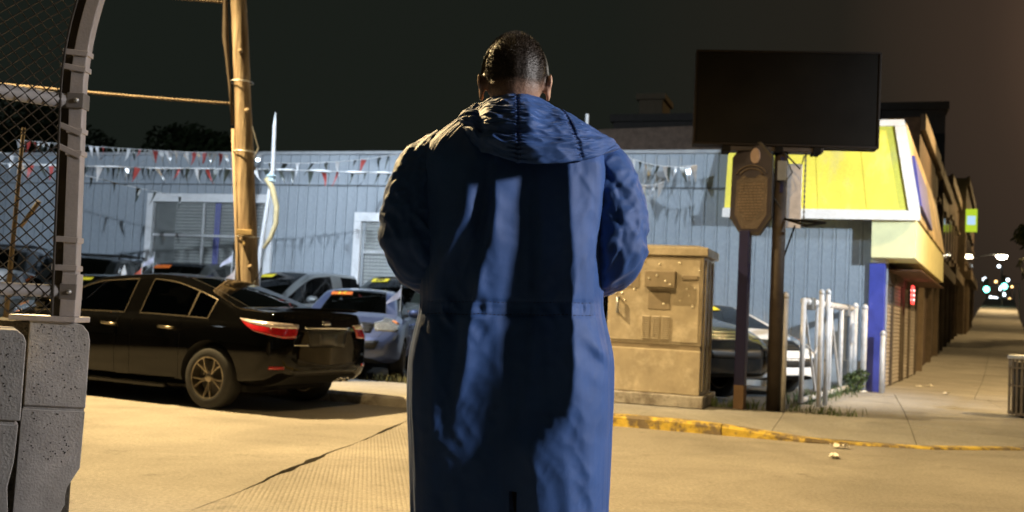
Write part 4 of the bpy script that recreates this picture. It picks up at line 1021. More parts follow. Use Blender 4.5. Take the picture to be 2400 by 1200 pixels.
weeds([tuple(S(-9 + i * 0.4, 2.2, 0.1)) + (0.2,) for i in range(12)], 'grass at the yard edge behind the black sedan', 500, 0.2, M_dry)
def foliage(centers, n, size):
    q = MB()
    for i in range(n):
        c = centers[rng.randint(len(centers))]; d = Vector(rng.normal(0, 1, 3)).normalized() * (rng.uniform(0.3, 1) ** 0.5); p = Vector(c[:3]) + Vector((d.x * c[3], d.y * c[3], d.z * c[3] * 0.8))
        nn = Vector(rng.normal(0, 1, 3)).normalized(); t1 = nn.orthogonal().normalized(); t2 = nn.cross(t1); s_ = size * rng.uniform(.6, 1.3)
        q.add([p - t1 * s_, p - t2 * s_ * .45, p + t1 * s_, p + t2 * s_ * .45], [(0, 1, 2, 3)])
    return q
def tree(base, h, label, cw, n=5000, size=0.11, lm=None):
    t = thing('street_tree', label, 'tree', base, 0, 'street trees')
    q = MB(); q.tube([(0, 0, 0), (0.05, 0, h * .3), (-0.03, 0.05, h * .6), (0, 0, h * .85)], [0.13, .10, .07, .03], 10)
    cs = []
    for i in range(14):
        a = rng.uniform(0, 6.28); r_ = rng.uniform(0.2, 0.8) * cw; z = h * rng.uniform(.45, .95)
        cs.append((r_ * math.cos(a), r_ * math.sin(a), z, cw * rng.uniform(.25, .45))); q.tube([(0, 0, z * .7), (r_ * .5 * math.cos(a), r_ * .5 * math.sin(a), z * .85), (r_ * math.cos(a), r_ * math.sin(a), z)], [.05, .03, .012], 6)
    q.build('trunk', wood_mat(), t, smooth=True); foliage(cs, n, size).build('crown', lm or M_leaf, t, fix=False)
tree((23.6, 42.5, 1.0), 5.0, 'leafy street tree at the right edge beyond the litter bin', 2.4)
tree((43.5, 80.0, 2.5), 7.5, 'distant tree among the far street lights', 2.6, 3000, 0.16)
tree((-15.5, 34.0, 0.0), 8.2, 'dark tree rising behind the left end of the yard building', 3.8, 9000, 0.13, M_nleaf)
tree((-11.0, 36.0, 0.0), 7.2, 'dark tree behind the roof near the utility pole', 3.4, 8000, 0.13, M_nleaf)
sh_ = thing('weedy_shrub', 'small dark shrub growing at the wall foot beside the blue pillar', 'shrub', (6.0, 17.15, 0.1)); foliage([(0, 0, .18, .16), (.1, .05, .3, .14), (-.1, 0, .25, .13)], 500, 0.035).build('foliage', M_leaf, sh_, fix=False); q = MB(); q.tube([(0, 0, 0), (0, 0, .3)], 0.012, 5); q.build('stem', M_dry, sh_)
# ================================================================== cars
GL_CAR = glass('car_glass', (0.16, 0.17, 0.17), 0.015)
GL_DARK = glass('tinted_car_glass', (0.05, 0.05, 0.05), 0.015)
M_tyre = mat('tyre_rubber', (0.018, 0.018, 0.018), 0.75, var=0.2, scale=20)
M_rim = mat('alloy_rim', (0.30, 0.26, 0.20), 0.3, metal=0.85, var=0.1)
M_trim = mat('black_car_trim', (0.012, 0.012, 0.012), 0.45)
M_chrome = mat('chrome', (0.75, 0.75, 0.75), 0.12, metal=1.0, var=0.03)
M_under = mat('underbody', (0.01, 0.01, 0.01), 0.9)
M_seat = mat('grey_seat', (0.10, 0.095, 0.09), 0.8)
M_tailr = mat('tail_red', (0.35, 0.008, 0.012), 0.12, coat=0.6, var=0.25, scale=40, spec=0.8)
M_tailw = mat('tail_clear', (0.75, 0.66, 0.64), 0.15, metal=0.5, coat=0.5, var=0.3, scale=30)
M_headl = mat('headlamp_clear', (0.42, 0.45, 0.47), 0.12, metal=0.6, coat=0.6, var=0.4, scale=25)
M_amber = mat('amber_lens', (0.75, 0.22, 0.02), 0.25, coat=0.4)
def paint(name, col, metal=0.0, rough=0.28): return mat('paint_' + name, col, rough, metal, var=0.06, scale=3, coat=0.8, spec=0.15)

# station: x, zbottom, zbelt, wmax, w5(glass foot), w6(rail half width), z6, z8(centre top)
SEDAN = dict(L=4.85, st=[
    (0.00, .44, .74, .66, .62, .55, .84, .86), (0.05, .36, .84, .81, .77, .68, .97, 1.00), (0.15, .30, .90, .885, .84, .74, 1.065, 1.10), (0.34, .27, .925, .905, .85, .74, 1.06, 1.10),
    (0.66, .25, .945, .912, .845, .72, 1.075, 1.115), (1.02, .23, .955, .915, .82, .665, 1.195, 1.245), (1.30, .22, .96, .917, .80, .625, 1.285, 1.335), (1.66, .21, .965, .918, .795, .59, 1.375, 1.43),
    (1.86, .21, .965, .918, .795, .585, 1.40, 1.457), (2.08, .21, .965, .918, .795, .585, 1.412, 1.47), (2.19, .21, .965, .918, .795, .585, 1.415, 1.473), (2.92, .21, .96, .916, .80, .60, 1.36, 1.42),
    (3.36, .21, .95, .914, .815, .655, 1.20, 1.25), (3.80, .22, .935, .91, .84, .735, 1.0, 1.035), (4.10, .23, .90, .905, .84, .72, .945, .985), (4.48, .24, .80, .875, .80, .66, .84, .875), (4.74, .27, .66, .76, .69, .56, .70, .73), (4.85, .34, .56, .58, .53, .44, .60, .62)],
    rg=(4, 7), ws=(11, 13), hood=(13, 16), glass=[(5, 6, 'q'), (6, 9, 'r'), (10, 12, 'f'), (12, 13, 'q2')], doors=[(6, 9, 'r'), (10, 13, 'f')], wheels=(0.88, 3.74), wr=0.335)
HATCH = dict(L=4.15, st=[
    (0.00, .42, .80, .68, .64, .56, 1.00, 1.04), (0.10, .32, .92, .83, .77, .62, 1.20, 1.25), (0.45, .26, .95, .845, .76, .57, 1.335, 1.385), (1.00, .23, .96, .85, .755, .56, 1.375, 1.43),
    (1.65, .22, .96, .85, .755, .56, 1.385, 1.44), (1.75, .22, .96, .85, .755, .56, 1.385, 1.44), (2.30, .22, .955, .85, .76, .575, 1.345, 1.40), (2.75, .22, .95, .85, .775, .63, 1.19, 1.24), (3.22, .23, .93, .845, .785, .695, .995, 1.03),
    (3.55, .24, .88, .835, .77, .66, .92, .955), (3.86, .25, .76, .79, .72, .59, .79, .82), (4.07, .29, .62, .66, .60, .49, .65, .675), (4.15, .36, .54, .52, .47, .40, .57, .585)],
    rg=(0, 2), ws=(6, 8), hood=(8, 11), glass=[(1, 3, 'q'), (3, 4, 'r'), (5, 7, 'f'), (7, 8, 'q2')], doors=[(3, 4, 'r'), (5, 8, 'f')], wheels=(0.72, 3.25), wr=0.30)
SUV = dict(L=4.65, st=[
    (0.00, .50, .95, .74, .70, .62, 1.15, 1.18), (0.08, .42, 1.05, .88, .82, .68, 1.42, 1.47), (0.35, .36, 1.09, .905, .82, .64, 1.64, 1.70), (1.10, .32, 1.10, .915, .82, .635, 1.69, 1.75),
    (1.95, .32, 1.10, .915, .82, .635, 1.70, 1.76), (2.05, .32, 1.10, .915, .82, .635, 1.70, 1.76), (2.65, .32, 1.09, .915, .82, .65, 1.65, 1.71), (3.05, .32, 1.08, .912, .83, .69, 1.46, 1.51), (3.45, .32, 1.07, .91, .84, .745, 1.175, 1.21),
    (3.80, .33, 1.04, .905, .845, .74, 1.12, 1.155), (4.30, .35, .96, .87, .81, .70, 1.02, 1.05), (4.56, .38, .78, .78, .73, .62, .82, .85), (4.65, .44, .68, .64, .60, .52, .72, .74)],
    rg=(0, 2), ws=(6, 8), hood=(8, 11), glass=[(1, 3, 'q'), (3, 4, 'r'), (5, 7, 'f'), (7, 8, 'q2')], doors=[(3, 4, 'r'), (5, 8, 'f')], wheels=(0.85, 3.60), wr=0.365)
TAGS = ['body', 'glass_f_L', 'glass_f_R', 'glass_r_L', 'glass_r_R', 'glass_q_L', 'glass_q_R', 'windscreen', 'rear_window', 'door_f_L', 'door_f_R', 'door_r_L', 'door_r_R', 'bonnet', 'bottom', 'arch', 'glass_q2_L', 'glass_q2_R']
TI = {n: i for i, n in enumerate(TAGS)}
wheel_cache = {}
def wheel_meshes(r, style):
    k = (round(r, 3), style)
    if k in wheel_cache: return wheel_cache[k]
    w = 0.11
    q = MB(); q.lathe([(r * .66, -w), (r * .72, -w * 1.05), (r * .93, -w * .98), (r * .985, -w * .75), (r, -w * .4), (r, w * .4), (r * .985, w * .75), (r * .93, w * .98), (r * .72, w * 1.05), (r * .66, w), (r * .64, 0), (r * .66, -w)], 40, caps=False)
    ty = q.mesh('tyre', M_tyre, smooth=True)
    q = MB(); ro = r * .67
    q.lathe([(ro * 1.02, w * .9), (ro * 1.0, w * 1.02), (ro * .95, w * 1.0), (ro * .93, w * .7), (ro * .92, -w * .8), (ro * 1.0, -w * .8)], 40, caps=False)
    q.lathe([(ro * .22, w * .60), (ro * .21, w * .82), (ro * .12, w * .90), (0.01, w * .90)], 20)
    nsp = 5 if style == 'sport' else 7
    for i in range(nsp):
        for off in ((-0.16, 0.16) if style == 'sport' else (0.0,)):
            a = 2 * math.pi * i / nsp + 0.3; v = []
            for (rr, hw, zz) in ((ro * .16, ro * .055, w * .74), (ro * .55, ro * .05, w * .84), (ro * .96, ro * .045 if style == 'sport' else ro * .09, w * .90)):
                for (dx, dz) in ((-hw, -0.018), (hw, -0.018), (hw * .6, 0.0), (-hw * .6, 0.0)):
                    ang = a + off * (rr / ro) * (1.55 if style == 'sport' else 1); tx, tyy = -math.sin(ang), math.cos(ang)
                    v.append((rr * math.cos(ang) + dx * tx, rr * math.sin(ang) + dx * tyy, zz + dz))
            q.add(v, [(s_ * 4 + k_, s_ * 4 + (k_ + 1) % 4, s_ * 4 + 4 + (k_ + 1) % 4, s_ * 4 + 4 + k_) for s_ in range(2) for k_ in range(4)] + [(3, 2, 1, 0), (8, 9, 10, 11)])
    for i in range(5):
        a = 2 * math.pi * (i + .5) / 5; q.lathe([(.010, w * .80), (.009, w * .90), (.003, w * .92)], 6, Matrix.Translation((ro * .3 * math.cos(a), ro * .3 * math.sin(a), 0)))
    rm = q.mesh('rim', M_rim); smooth_by_angle(rm, 35)
    q = MB(); q.lathe([(ro * .82, -w * .1), (ro * .82, w * .05), (0.02, w * .05)], 24); q.lathe([(ro * .93, -w * .6), (0.02, -w * .6)], 24); br = q.mesh('brake_disc', mat('brake_disc', (0.06, 0.055, 0.05), 0.5, metal=0.5))
    wheel_cache[k] = (ty, rm, br); return wheel_cache[k]

def build_car(name, label, spec, paint_m, loc, rz, sub=2, group='cars for sale in the yard', glass_m=None, detail='front', scale=(1, 1, 1), rack=False, rim='plain', sticker=None, trimm=None, cat='car'):
    gm = glass_m or GL_CAR; st = spec['st']; L = spec['L']; ns = len(st)
    t = thing(name, label, cat, loc, rz, group); t.scale = scale
    t['_p'] = 0; del t['_p']
    verts = []; ring = []
    for (x, zb, zs, wm, w5, w6, z6, z8) in st:
        X = x - L / 2; hz = zs - zb
        half = [(0, zb), (wm * .82, zb), (wm * .965, zb + .07), (wm, zb + hz * .52), (wm * .985, zs - .05), (w5, zs), (w6, z6), (w6 - .085, z6 + (z8 - z6) * .55), (0, z8)]
        idx = {}
        for j, (y, z) in enumerate(half):
            idx[('L', j)] = len(verts); verts.append((X, y, z))
            if j in (0, 8): idx[('R', j)] = idx[('L', j)]
            else: idx[('R', j)] = len(verts); verts.append((X, -y, z))
        ring.append(idx)
    faces = []; fm = []
    def inr(i, r): return r[0] <= i < r[1]
    for i in range(ns - 1):
        for sd in 'LR':
            for j in range(8):
                f = (ring[i][sd, j], ring[i + 1][sd, j], ring[i + 1][sd, j + 1], ring[i][sd, j + 1])
                if sd == 'R': f = f[::-1]
                tg = 'body'
                if j == 0: tg = 'bottom'
                if j == 5:
                    for (a, b, n_) in spec['glass']:
                        if a <= i < b: tg = 'glass_%s_%s' % (n_, sd)
                if 2 <= j <= 4:
                    for (a, b, n_) in spec['doors']:
                        if a <= i < b: tg = 'door_%s_%s' % (n_, sd)
                if j == 7 and inr(i, spec['ws']): tg = 'windscreen'
                if j == 7 and inr(i, spec['rg']): tg = 'rear_window'
                if j >= 6 and inr(i, spec['hood']): tg = 'bonnet'
                faces.append(f); fm.append(TI[tg])
    for i, rev in ((0, False), (ns - 1, True)):
        for j in range(8):
            q_ = [ring[i]['L', j], ring[i]['L', j + 1], ring[i]['R', j + 1], ring[i]['R', j]]
            u_ = []
            for a in q_:
                if a not in u_: u_.append(a)
            faces.append(tuple(u_[::-1] if rev else u_)); fm.append(0)
    me = bpy.data.meshes.new('tmp'); me.from_pydata(verts, [], faces)
    for i in range(len(TAGS)): me.materials.append(M_trim)
    me.polygons.foreach_set('material_index', fm)
    cre = me.attributes.new('crease_edge', 'FLOAT', 'EDGE')
    vid = {}
    for i in range(ns):
        for (sd, j), v_ in ring[i].items(): vid[v_] = (i, j)
    for e in me.edges:
        (i0, j0), (i1, j1) = vid[e.vertices[0]], vid[e.vertices[1]]
        c = 0.0
        if j0 == j1 and j0 == 5: c = 0.55
        if j0 == j1 and j0 == 4: c = 0.25
        if j0 == j1 and j0 == 6: c = 0.35
        if j0 == j1 and j0 in (1, 2): c = 0.4
        if i0 == i1 and j0 >= 6 and j1 >= 6 and i0 in (spec['rg'] + spec['ws']): c = 0.5
        if i0 == i1 and i0 == 2 and spec is SEDAN and j0 >= 5 and j1 >= 5: c = 0.7
        cre.data[e.index].value = c
    tmp = bpy.data.objects.new('tmp', me); C.objects.link(tmp)
    md = tmp.modifiers.new('s', 'SUBSURF'); md.levels = sub; md.render_levels = sub
    cut = MB(); wr = spec['wr']
    for wx in spec['wheels']:
        for sy in (-1, 1):
            cut.lathe([(wr * 1.17, -0.26), (wr * 1.17, 0.26)], 36, Matrix.Translation((wx - L / 2, sy * (st[ns // 2][3] - 0.06), wr + 0.01)) @ Matrix.Rotation(R(90), 4, 'X'))
    cm = cut.mesh('cut', None)
    for i in range(len(TAGS)): cm.materials.append(M_trim)
    cm.polygons.foreach_set('material_index', [TI['arch']] * len(cm.polygons))
    co = bpy.data.objects.new('cut', cm); C.objects.link(co)
    bo_ = tmp.modifiers.new('b', 'BOOLEAN'); bo_.operation = 'DIFFERENCE'; bo_.object = co; bo_.solver = 'EXACT'
    bpy.context.view_layer.update()
    ev = tmp.evaluated_get(bpy.context.evaluated_depsgraph_get()); em = bpy.data.meshes.new_from_object(ev)
    bpy.data.objects.remove(tmp); bpy.data.objects.remove(co)
    bm = bmesh.new(); bm.from_mesh(em); bmesh.ops.recalc_face_normals(bm, faces=bm.faces)
    bvh = BVHTree.FromBMesh(bm)
    out = {}
    for ti, tn in enumerate(TAGS):
        b2 = bm.copy(); dele = [f for f in b2.faces if f.material_index != ti]
        if len(dele) == len(b2.faces): b2.free(); continue
        bmesh.ops.delete(b2, geom=dele, context='FACES')
        rim_mesh = None
        if tn.startswith('door') or tn == 'bonnet':
            r_ = bmesh.ops.inset_region(b2, faces=b2.faces, thickness=0.005, depth=0.0, use_boundary=True); bmesh.ops.delete(b2, geom=r_['faces'], context='FACES')
        elif tn.startswith('glass') or tn in ('windscreen', 'rear_window'):
            r_ = bmesh.ops.inset_region(b2, faces=b2.faces, thickness=0.013, depth=0.0, use_boundary=True)
            b3 = b2.copy(); b3.faces.ensure_lookup_table(); ids = {f.index for f in r_['faces']}
            b2.faces.index_update(); ids = {f.index for f in r_['faces']}
            b3.free(); b3 = b2.copy()
            bmesh.ops.delete(b3, geom=[f for f in b3.faces if f.index not in ids], context='FACES'); bmesh.ops.delete(b2, geom=r_['faces'], context='FACES')
            rim_mesh = bpy.data.meshes.new('window_trim'); b3.to_mesh(rim_mesh); b3.free()
        for f in b2.faces: f.material_index = 0; f.smooth = True
        m2 = bpy.data.meshes.new(tn); b2.to_mesh(m2); b2.free(); m2.materials.clear()
        nm = {'g': 'side_window', 'd': 'door', 'w': 'windscreen', 'r': 'rear_window'}.get(tn[0], tn) if tn not in ('body', 'bonnet', 'bottom', 'arch') else {'bottom': 'underbody', 'arch': 'wheel_arch'}.get(tn, tn)
        m2.materials.append(gm if (tn.startswith('glass') or tn in ('windscreen', 'rear_window')) else (M_under if tn in ('bottom', 'arch') else paint_m))
        if tn == 'arch':
            for wx in spec['wheels']:
                for sy in (1, -1):
                    bq = bmesh.new(); bq.from_mesh(m2); xc = wx - L / 2
                    bmesh.ops.delete(bq, geom=[f for f in bq.faces if abs(f.calc_center_median().x - xc) > .8 or f.calc_center_median().y * sy < 0], context='FACES')
                    mq = bpy.data.meshes.new('wheel_arch'); bq.to_mesh(mq); bq.free(); mq.materials.append(M_under) if not mq.materials else None; link('wheel_arch', mq, t)
            continue
        o = link(nm, m2, t); out[tn] = o
        if rim_mesh:
            rim_mesh.materials.clear(); rim_mesh.materials.append(M_trim if not (trimm and tn.startswith('glass')) else trimm)
            for p in rim_mesh.polygons: p.material_index = 0; p.use_smooth = True
            link('window_trim', rim_mesh, o)
    bm.free()
    # patches laid on the body surface: pts given on a (angle or y, z) grid and cast onto the shell
    def patch(name_, m, topl, botl, mode, off=0.006, n=14, k=5, parent=t, centre=(0, 0)):
        def lerp_poly(pl, s_):
            s_ *= len(pl) - 1; i = min(int(s_), len(pl) - 2); f_ = s_ - i; return (pl[i][0] + (pl[i + 1][0] - pl[i][0]) * f_, pl[i][1] + (pl[i + 1][1] - pl[i][1]) * f_)
        v = []; nn = n + 1; kk = k + 1
        for a in range(-1, n + 2):
            for b in range(-1, k + 2):
                A = min(max(a, 0), n) / n; B = min(max(b, 0), k) / k
                p0, p1 = lerp_poly(topl, A), lerp_poly(botl, A); c0_, c1_ = p0[0] + (p1[0] - p0[0]) * B, p0[1] + (p1[1] - p0[1]) * B
                o_ = off if (0 <= a <= n and 0 <= b <= k) else -0.015
                if mode == 'rear': org, d = Vector((-5, c0_, c1_)), Vector((1, 0, 0))
                elif mode == 'front': org, d = Vector((5, c0_, c1_)), Vector((-1, 0, 0))
                elif mode == 'left': org, d = Vector((c0_, 3, c1_)), Vector((0, -1, 0))
                elif mode == 'right': org, d = Vector((c0_, -3, c1_)), Vector((0, 1, 0))
                else:
                    an = R(c0_); d = -Vector((math.cos(an), math.sin(an), 0)); org = Vector((centre[0], centre[1], c1_)) - d * 4
                h = bvh.ray_cast(org, d)
                p = h[0] if h[0] is not None else org + d * 3.6
                v.append(p - d * o_)
        W_ = k + 3; q = MB()
        q.add(v, [(a * W_ + b, a * W_ + b + 1, (a + 1) * W_ + b + 1, (a + 1) * W_ + b) for a in range(n + 2) for b in range(k + 2)])
        return q.build(name_, m, parent, smooth=True)
    # wheels
    ty, rm, br = wheel_meshes(wr, rim)
    for wx in spec['wheels']:
        for sy in (1, -1):
            yy = sy * (st[ns // 2][3] - 0.125)
            w_ = link('wheel', ty, t, (wx - L / 2, yy, wr), (R(-90) * sy, 0, 0))
            link('rim', rm, w_, (0, 0, 0.0)); link('brake_disc', br, w_)
    # interior
    zb_ = st[ns // 2][2]
    q = MB(); cw = st[ns // 2][4]
    i_ws = spec['ws']; xf = st[i_ws[1]][0] - L / 2
    q.box(-L * .32, xf - .15, -cw, cw, st[ns // 2][1] + .05, zb_ - .45)
    q.box(xf - .62, xf - .1, -cw + .02, cw - .02, zb_ - .44, zb_ - .10)
    for sy in (-.38, .38):
        q.box(xf - 1.55, xf - 1.02, sy - .25, sy + .25, zb_ - .44, zb_ - .25); q.box(xf - 1.66, xf - 1.52, sy - .24, sy + .24, zb_ - .44, zb_ + .22); q.box(xf - 1.65, xf - 1.57, sy - .12, sy + .12, zb_ + .24, zb_ + .40)
    q.box(xf - 2.5, xf - 2.0, -cw + .08, cw - .08, zb_ - .44, zb_ - .22); q.box(xf - 2.6, xf - 2.45, -cw + .08, cw - .08, zb_ - .44, zb_ + .15)
    inn = q.build('interior', M_seat, t, bevel=0.035)
    q = MB(); q.tube([(xf - .78 + .05 * math.sin(a), .38 + .185 * math.cos(a), zb_ + .04 + .18 * math.sin(a)) for a in [k * math.pi / 12 for k in range(24)]], 0.015, 6, closed=True); q.tube([(xf - .78, .38 - .17, zb_ + .04), (xf - .76, .38, zb_ + .03), (xf - .78, .38 + .17, zb_ + .04)], 0.018, 6); q.tube([(xf - .76, .38, zb_ + .03), (xf - .5, .38, zb_ - .1)], 0.03, 6); q.build('steering_wheel', M_trim, inn, smooth=True)
    # mirrors
    for sy in (1, -1):
        q = MB(); mx = xf - .40; my = sy * (st[i_ws[1]][3] + .09); v = []
        for (dx, s_) in ((-.05, 1.0), (.03, .95), (.09, .55)):
            for k in range(10): a = 2 * math.pi * k / 10; v.append((mx + dx, my + sy * .11 * s_ * math.cos(a), zb_ + .08 + .075 * s_ * math.sin(a)))
        q.add(v, [(s_ * 10 + k, s_ * 10 + (k + 1) % 10, s_ * 10 + 10 + (k + 1) % 10, s_ * 10 + 10 + k) for s_ in range(2) for k in range(10)] + [tuple(range(10))[::-1], tuple(range(20, 30))])
        mi = q.build('wing_mirror', paint_m, t, smooth=True)
        q = MB(); q.box(mx - .02, mx + .03, min(my - sy * .10, my - sy * .18), max(my - sy * .10, my - sy * .18), zb_ + .02, zb_ + .06); q.build('mirror_stalk', M_trim, mi)
    # handles
    for tn, xx in (('door_f_L', spec['doors'][1][0]), ('door_r_L', spec['doors'][0][0]), ('door_f_R', spec['doors'][1][0]), ('door_r_R', spec['doors'][0][0])):
        if tn in out:
            sy = 1 if tn.endswith('L') else -1; hx = st[xx][0] - L / 2 + .10; wv = st[xx][3]
            q = MB(); q.tube([(hx, sy * (wv - .02), zb_ - .125), (hx + .03, sy * (wv + .028), zb_ - .125), (hx + .19, sy * (wv + .028), zb_ - .12), (hx + .22, sy * (wv - .02), zb_ - .12)], 0.016, 8); q.build('handle', paint_m if not trimm else trimm, out[tn], smooth=True)
    # lights front
    zf = st[-4][2]; wf = st[-4][3]
    for sy in (1, -1):
        cc = (L / 2 - .75, sy * (wf - .45))
        aa = (lambda d_: d_) if sy > 0 else (lambda d_: -d_)
        hl = patch('headlight', M_headl, [(aa(2), zf + .0), (aa(40), zf + .05), (aa(78), zf + .09)], [(aa(5), zf - .12), (aa(40), zf - .13), (aa(74), zf + .02)], 'polar', 0.010, 12, 4, centre=cc)
        patch('indicator', M_amber, [(aa(58), zf + .03), (aa(70), zf + .045)], [(aa(58), zf - .02), (aa(70), zf + .0)], 'polar', 0.016, 4, 2, hl, cc)
    zg = zf - .10
    gr = patch('grille', M_trim, [(-wf * .52, zg + .09), (0, zg + .10), (wf * .52, zg + .09)], [(-wf * .44, zg - .06), (0, zg - .06), (wf * .44, zg - .06)], 'front', 0.008, 12, 4)
    for k in range(3): patch('grille_bar', M_chrome if spec is SUV else M_trim, [(-wf * .46, zg + .065 - k * .045), (wf * .46, zg + .065 - k * .045)], [(-wf * .46, zg + .05 - k * .045), (wf * .46, zg + .05 - k * .045)], 'front', 0.018, 12, 1, gr)
    patch('bumper_intake', M_trim, [(-wf * .62, zg - .17), (0, zg - .17), (wf * .62, zg - .17)], [(-wf * .55, zg - .30), (0, zg - .31), (wf * .55, zg - .30)], 'front', 0.006, 14, 3)
    if rack:
        for sy in (1, -1):
            q = MB(); i0, i1 = 2, spec['ws'][0]; q.tube([(st[i0][0] - L / 2, sy * (st[i0][5] - .03), st[i0][6] + .05), (st[i0][0] - L / 2 + .15, sy * (st[3][5] - .03), st[3][6] + .10), (st[i1][0] - L / 2 - .15, sy * (st[3][5] - .03), st[3][6] + .10), (st[i1][0] - L / 2, sy * (st[3][5] - .03), st[i1][6] + .05)], 0.02, 6); q.build('roof_rail', M_trim, t, smooth=True)
        for fx in (.35, .7):
            q = MB(); xx = st[2][0] + (st[spec['ws'][0]][0] - st[2][0]) * fx - L / 2; q.tube([(xx, -st[3][5], st[3][6] + .10), (xx, st[3][5], st[3][6] + .10)], 0.02, 6); q.build('cross_bar', M_trim, t)
    if sticker:
        # price year sticker high on the passenger side of the windscreen (viewer's left)
        text, bgc, fgc = sticker
        i0, i1 = spec['ws']; kx = .22; sx_ = st[i0][0] + (st[i1][0] - st[i0][0]) * kx - L / 2
        def hit(y, x): return bvh.ray_cast(Vector((x, y, 4)), Vector((0, 0, -1)))
        y0 = -(st[i0][5] - .30); h = hit(y0, sx_)
        if h[0] is not None:
            n_ = h[1].normalized(); ty_ = Vector((0, 1, 0)); upv = n_.cross(Vector((0, 1, 0))).normalized()
            if upv.z < 0: upv = -upv
            rt = upv.cross(n_).normalized()
            Mx = Matrix((rt, upv, n_)).transposed().to_4x4(); Mx.translation = h[0] + n_ * 0.012
            q = MB(); q.box(-.17, .17, -.075, .075, -.002, 0.0, Mx); sk = q.build('year_sticker', mat('sticker_' + bgc, {'orange': (0.75, 0.16, 0.02), 'yellow': (0.75, 0.62, 0.03)}[bgc], 0.5), t)
            if text:
                cu = bpy.data.curves.new('txt', 'FONT'); cu.body = text; cu.size = 0.17; cu.align_x = 'CENTER'; cu.align_y = 'CENTER'; cu.extrude = 0.001; cu.offset = 0.004
                to = bpy.data.objects.new('txt', cu); C.objects.link(to); bpy.context.view_layer.update()
                tm = bpy.data.meshes.new_from_object(to.evaluated_get(bpy.context.evaluated_depsgraph_get())); bpy.data.objects.remove(to)
                tm.transform(Mx @ Matrix.Translation((0, 0, .003))); tm.materials.clear(); tm.materials.append(mat('digit_' + fgc, {'yellow': (0.85, 0.75, 0.05), 'dark': (0.03, 0.03, 0.03)}[fgc], 0.5)); link('digits', tm, sk)
    return t, patch, out, bvh

# --- the black saloon at the kerb
BLK = mat('paint_black', (0.0020, 0.0019, 0.0018), 0.2, var=0.06, scale=3, coat=0.62, spec=0.0)
sc_c = Vector((-4.15, 12.18, 0.0)); SH = R(27)
car, patch, out, bvh = build_car('saloon_car', 'glossy black four door saloon parked at the kerb, seen from behind', SEDAN, BLK, sc_c, math.pi - SH, 3, None, GL_DARK, rim='sport', trimm=mat('window_chrome', (0.30, 0.26, 0.2), 0.25, metal=0.9))
for sy in (1, -1):
    aa = (lambda d_: d_) if sy > 0 else (lambda d_: -d_)
    cc = (-2.425 + .75, sy * .30)
    tl = patch('tail_light', M_tailr, [(aa(112), .985), (aa(128), .965), (aa(150), .945), (aa(165), .935)], [(aa(112), .975), (aa(128), .86), (aa(150), .795), (aa(161), .80)], 'polar', 0.012, 20, 5, centre=cc)
    patch('clear_strip', M_tailw, [(aa(110), .992), (aa(128), .978), (aa(150), .958), (aa(165), .945)], [(aa(113), .972), (aa(128), .93), (aa(150), .90), (aa(164), .905)], 'polar', 0.018, 20, 2, tl, cc)
patch('plate_recess', mat('recess_black', (0.008, 0.008, 0.008), 0.35), [(-.36, .89), (0, .89), (.36, .89)], [(-.30, .70), (0, .70), (.30, .70)], 'rear', 0.004, 12, 4)
pl = patch('licence_plate', mat('dim_plate', (0.05, 0.05, 0.052), 0.4), [(-.16, .845), (.16, .845)], [(-.16, .715), (.16, .715)], 'rear', 0.012, 4, 2)
patch('chrome_bar', M_chrome, [(-.40, .925), (0, .93), (.40, .925)], [(-.38, .90), (0, .905), (.38, .90)], 'rear', 0.022, 14, 2)
patch('boot_badge', M_chrome, [(-.06, 1.0), (.06, 1.0)], [(-.06, .945), (.06, .945)], 'rear', 0.020, 6, 3)
patch('model_letters', M_chrome, [(.34, .735), (.56, .74)], [(.34, .715), (.56, .72)], 'rear', 0.008, 8, 1)
patch('bumper_crease', M_trim, [(-.55, .50), (0, .50), (.55, .50)], [(-.55, .475), (0, .475), (.55, .475)], 'rear', 0.004, 14, 1)
patch('rear_diffuser', mat('diffuser_grey', (0.035, 0.034, 0.033), 0.45), [(-.62, .455), (0, .455), (.62, .455)], [(-.5, .40), (0, .40), (.5, .40)], 'rear', 0.012, 14, 2)
for sy in (1, -1):
    aa = (lambda d_: d_) if sy > 0 else (lambda d_: -d_)
    patch('reflector', M_tailr, [(aa(140), .505), (aa(152), .505)], [(aa(140), .475), (aa(152), .475)], 'polar', 0.006, 4, 1, centre=(-1.675, sy * .3))
q = MB()
v = []
for (x, z, hw) in ((-2.30, 1.098, .60), (-2.385, 1.125, .60), (-2.40, 1.113, .60), (-2.30, 1.085, .60)):
    v += [(x, -hw, z), (x, -hw * .5, z + .006), (x, hw * .5, z + .006), (x, hw, z)]
q.add(v, [(r_ * 4 + k, r_ * 4 + k + 1, ((r_ + 1) % 4) * 4 + k + 1, ((r_ + 1) % 4) * 4 + k) for r_ in range(4) for k in range(3)]); q.build('boot_spoiler', BLK, car, bevel=0.004)
for y in (-.48, -.36):
    q = MB(); q.lathe([(.034, -.12), (.034, .03), (.028, .03), (.028, -.1)], 16, Matrix.Translation((-2.33, y, .335)) @ Matrix.Rotation(R(-90), 4, 'Y')); q.build('exhaust_tip', M_chrome, car, smooth=True)
q = MB(); q.box(-1.9, 2.0, -.7, .7, .19, .30); q.build('floor_pan', M_under, car, bevel=0.03)
for sy in (1, -1):
    q = MB(); y0, y1 = sorted((sy * .86, sy * .925)); q.box(-.95, 1.0, y0, y1, .185, .235); q.build('side_skirt', BLK, car, bevel=0.015)

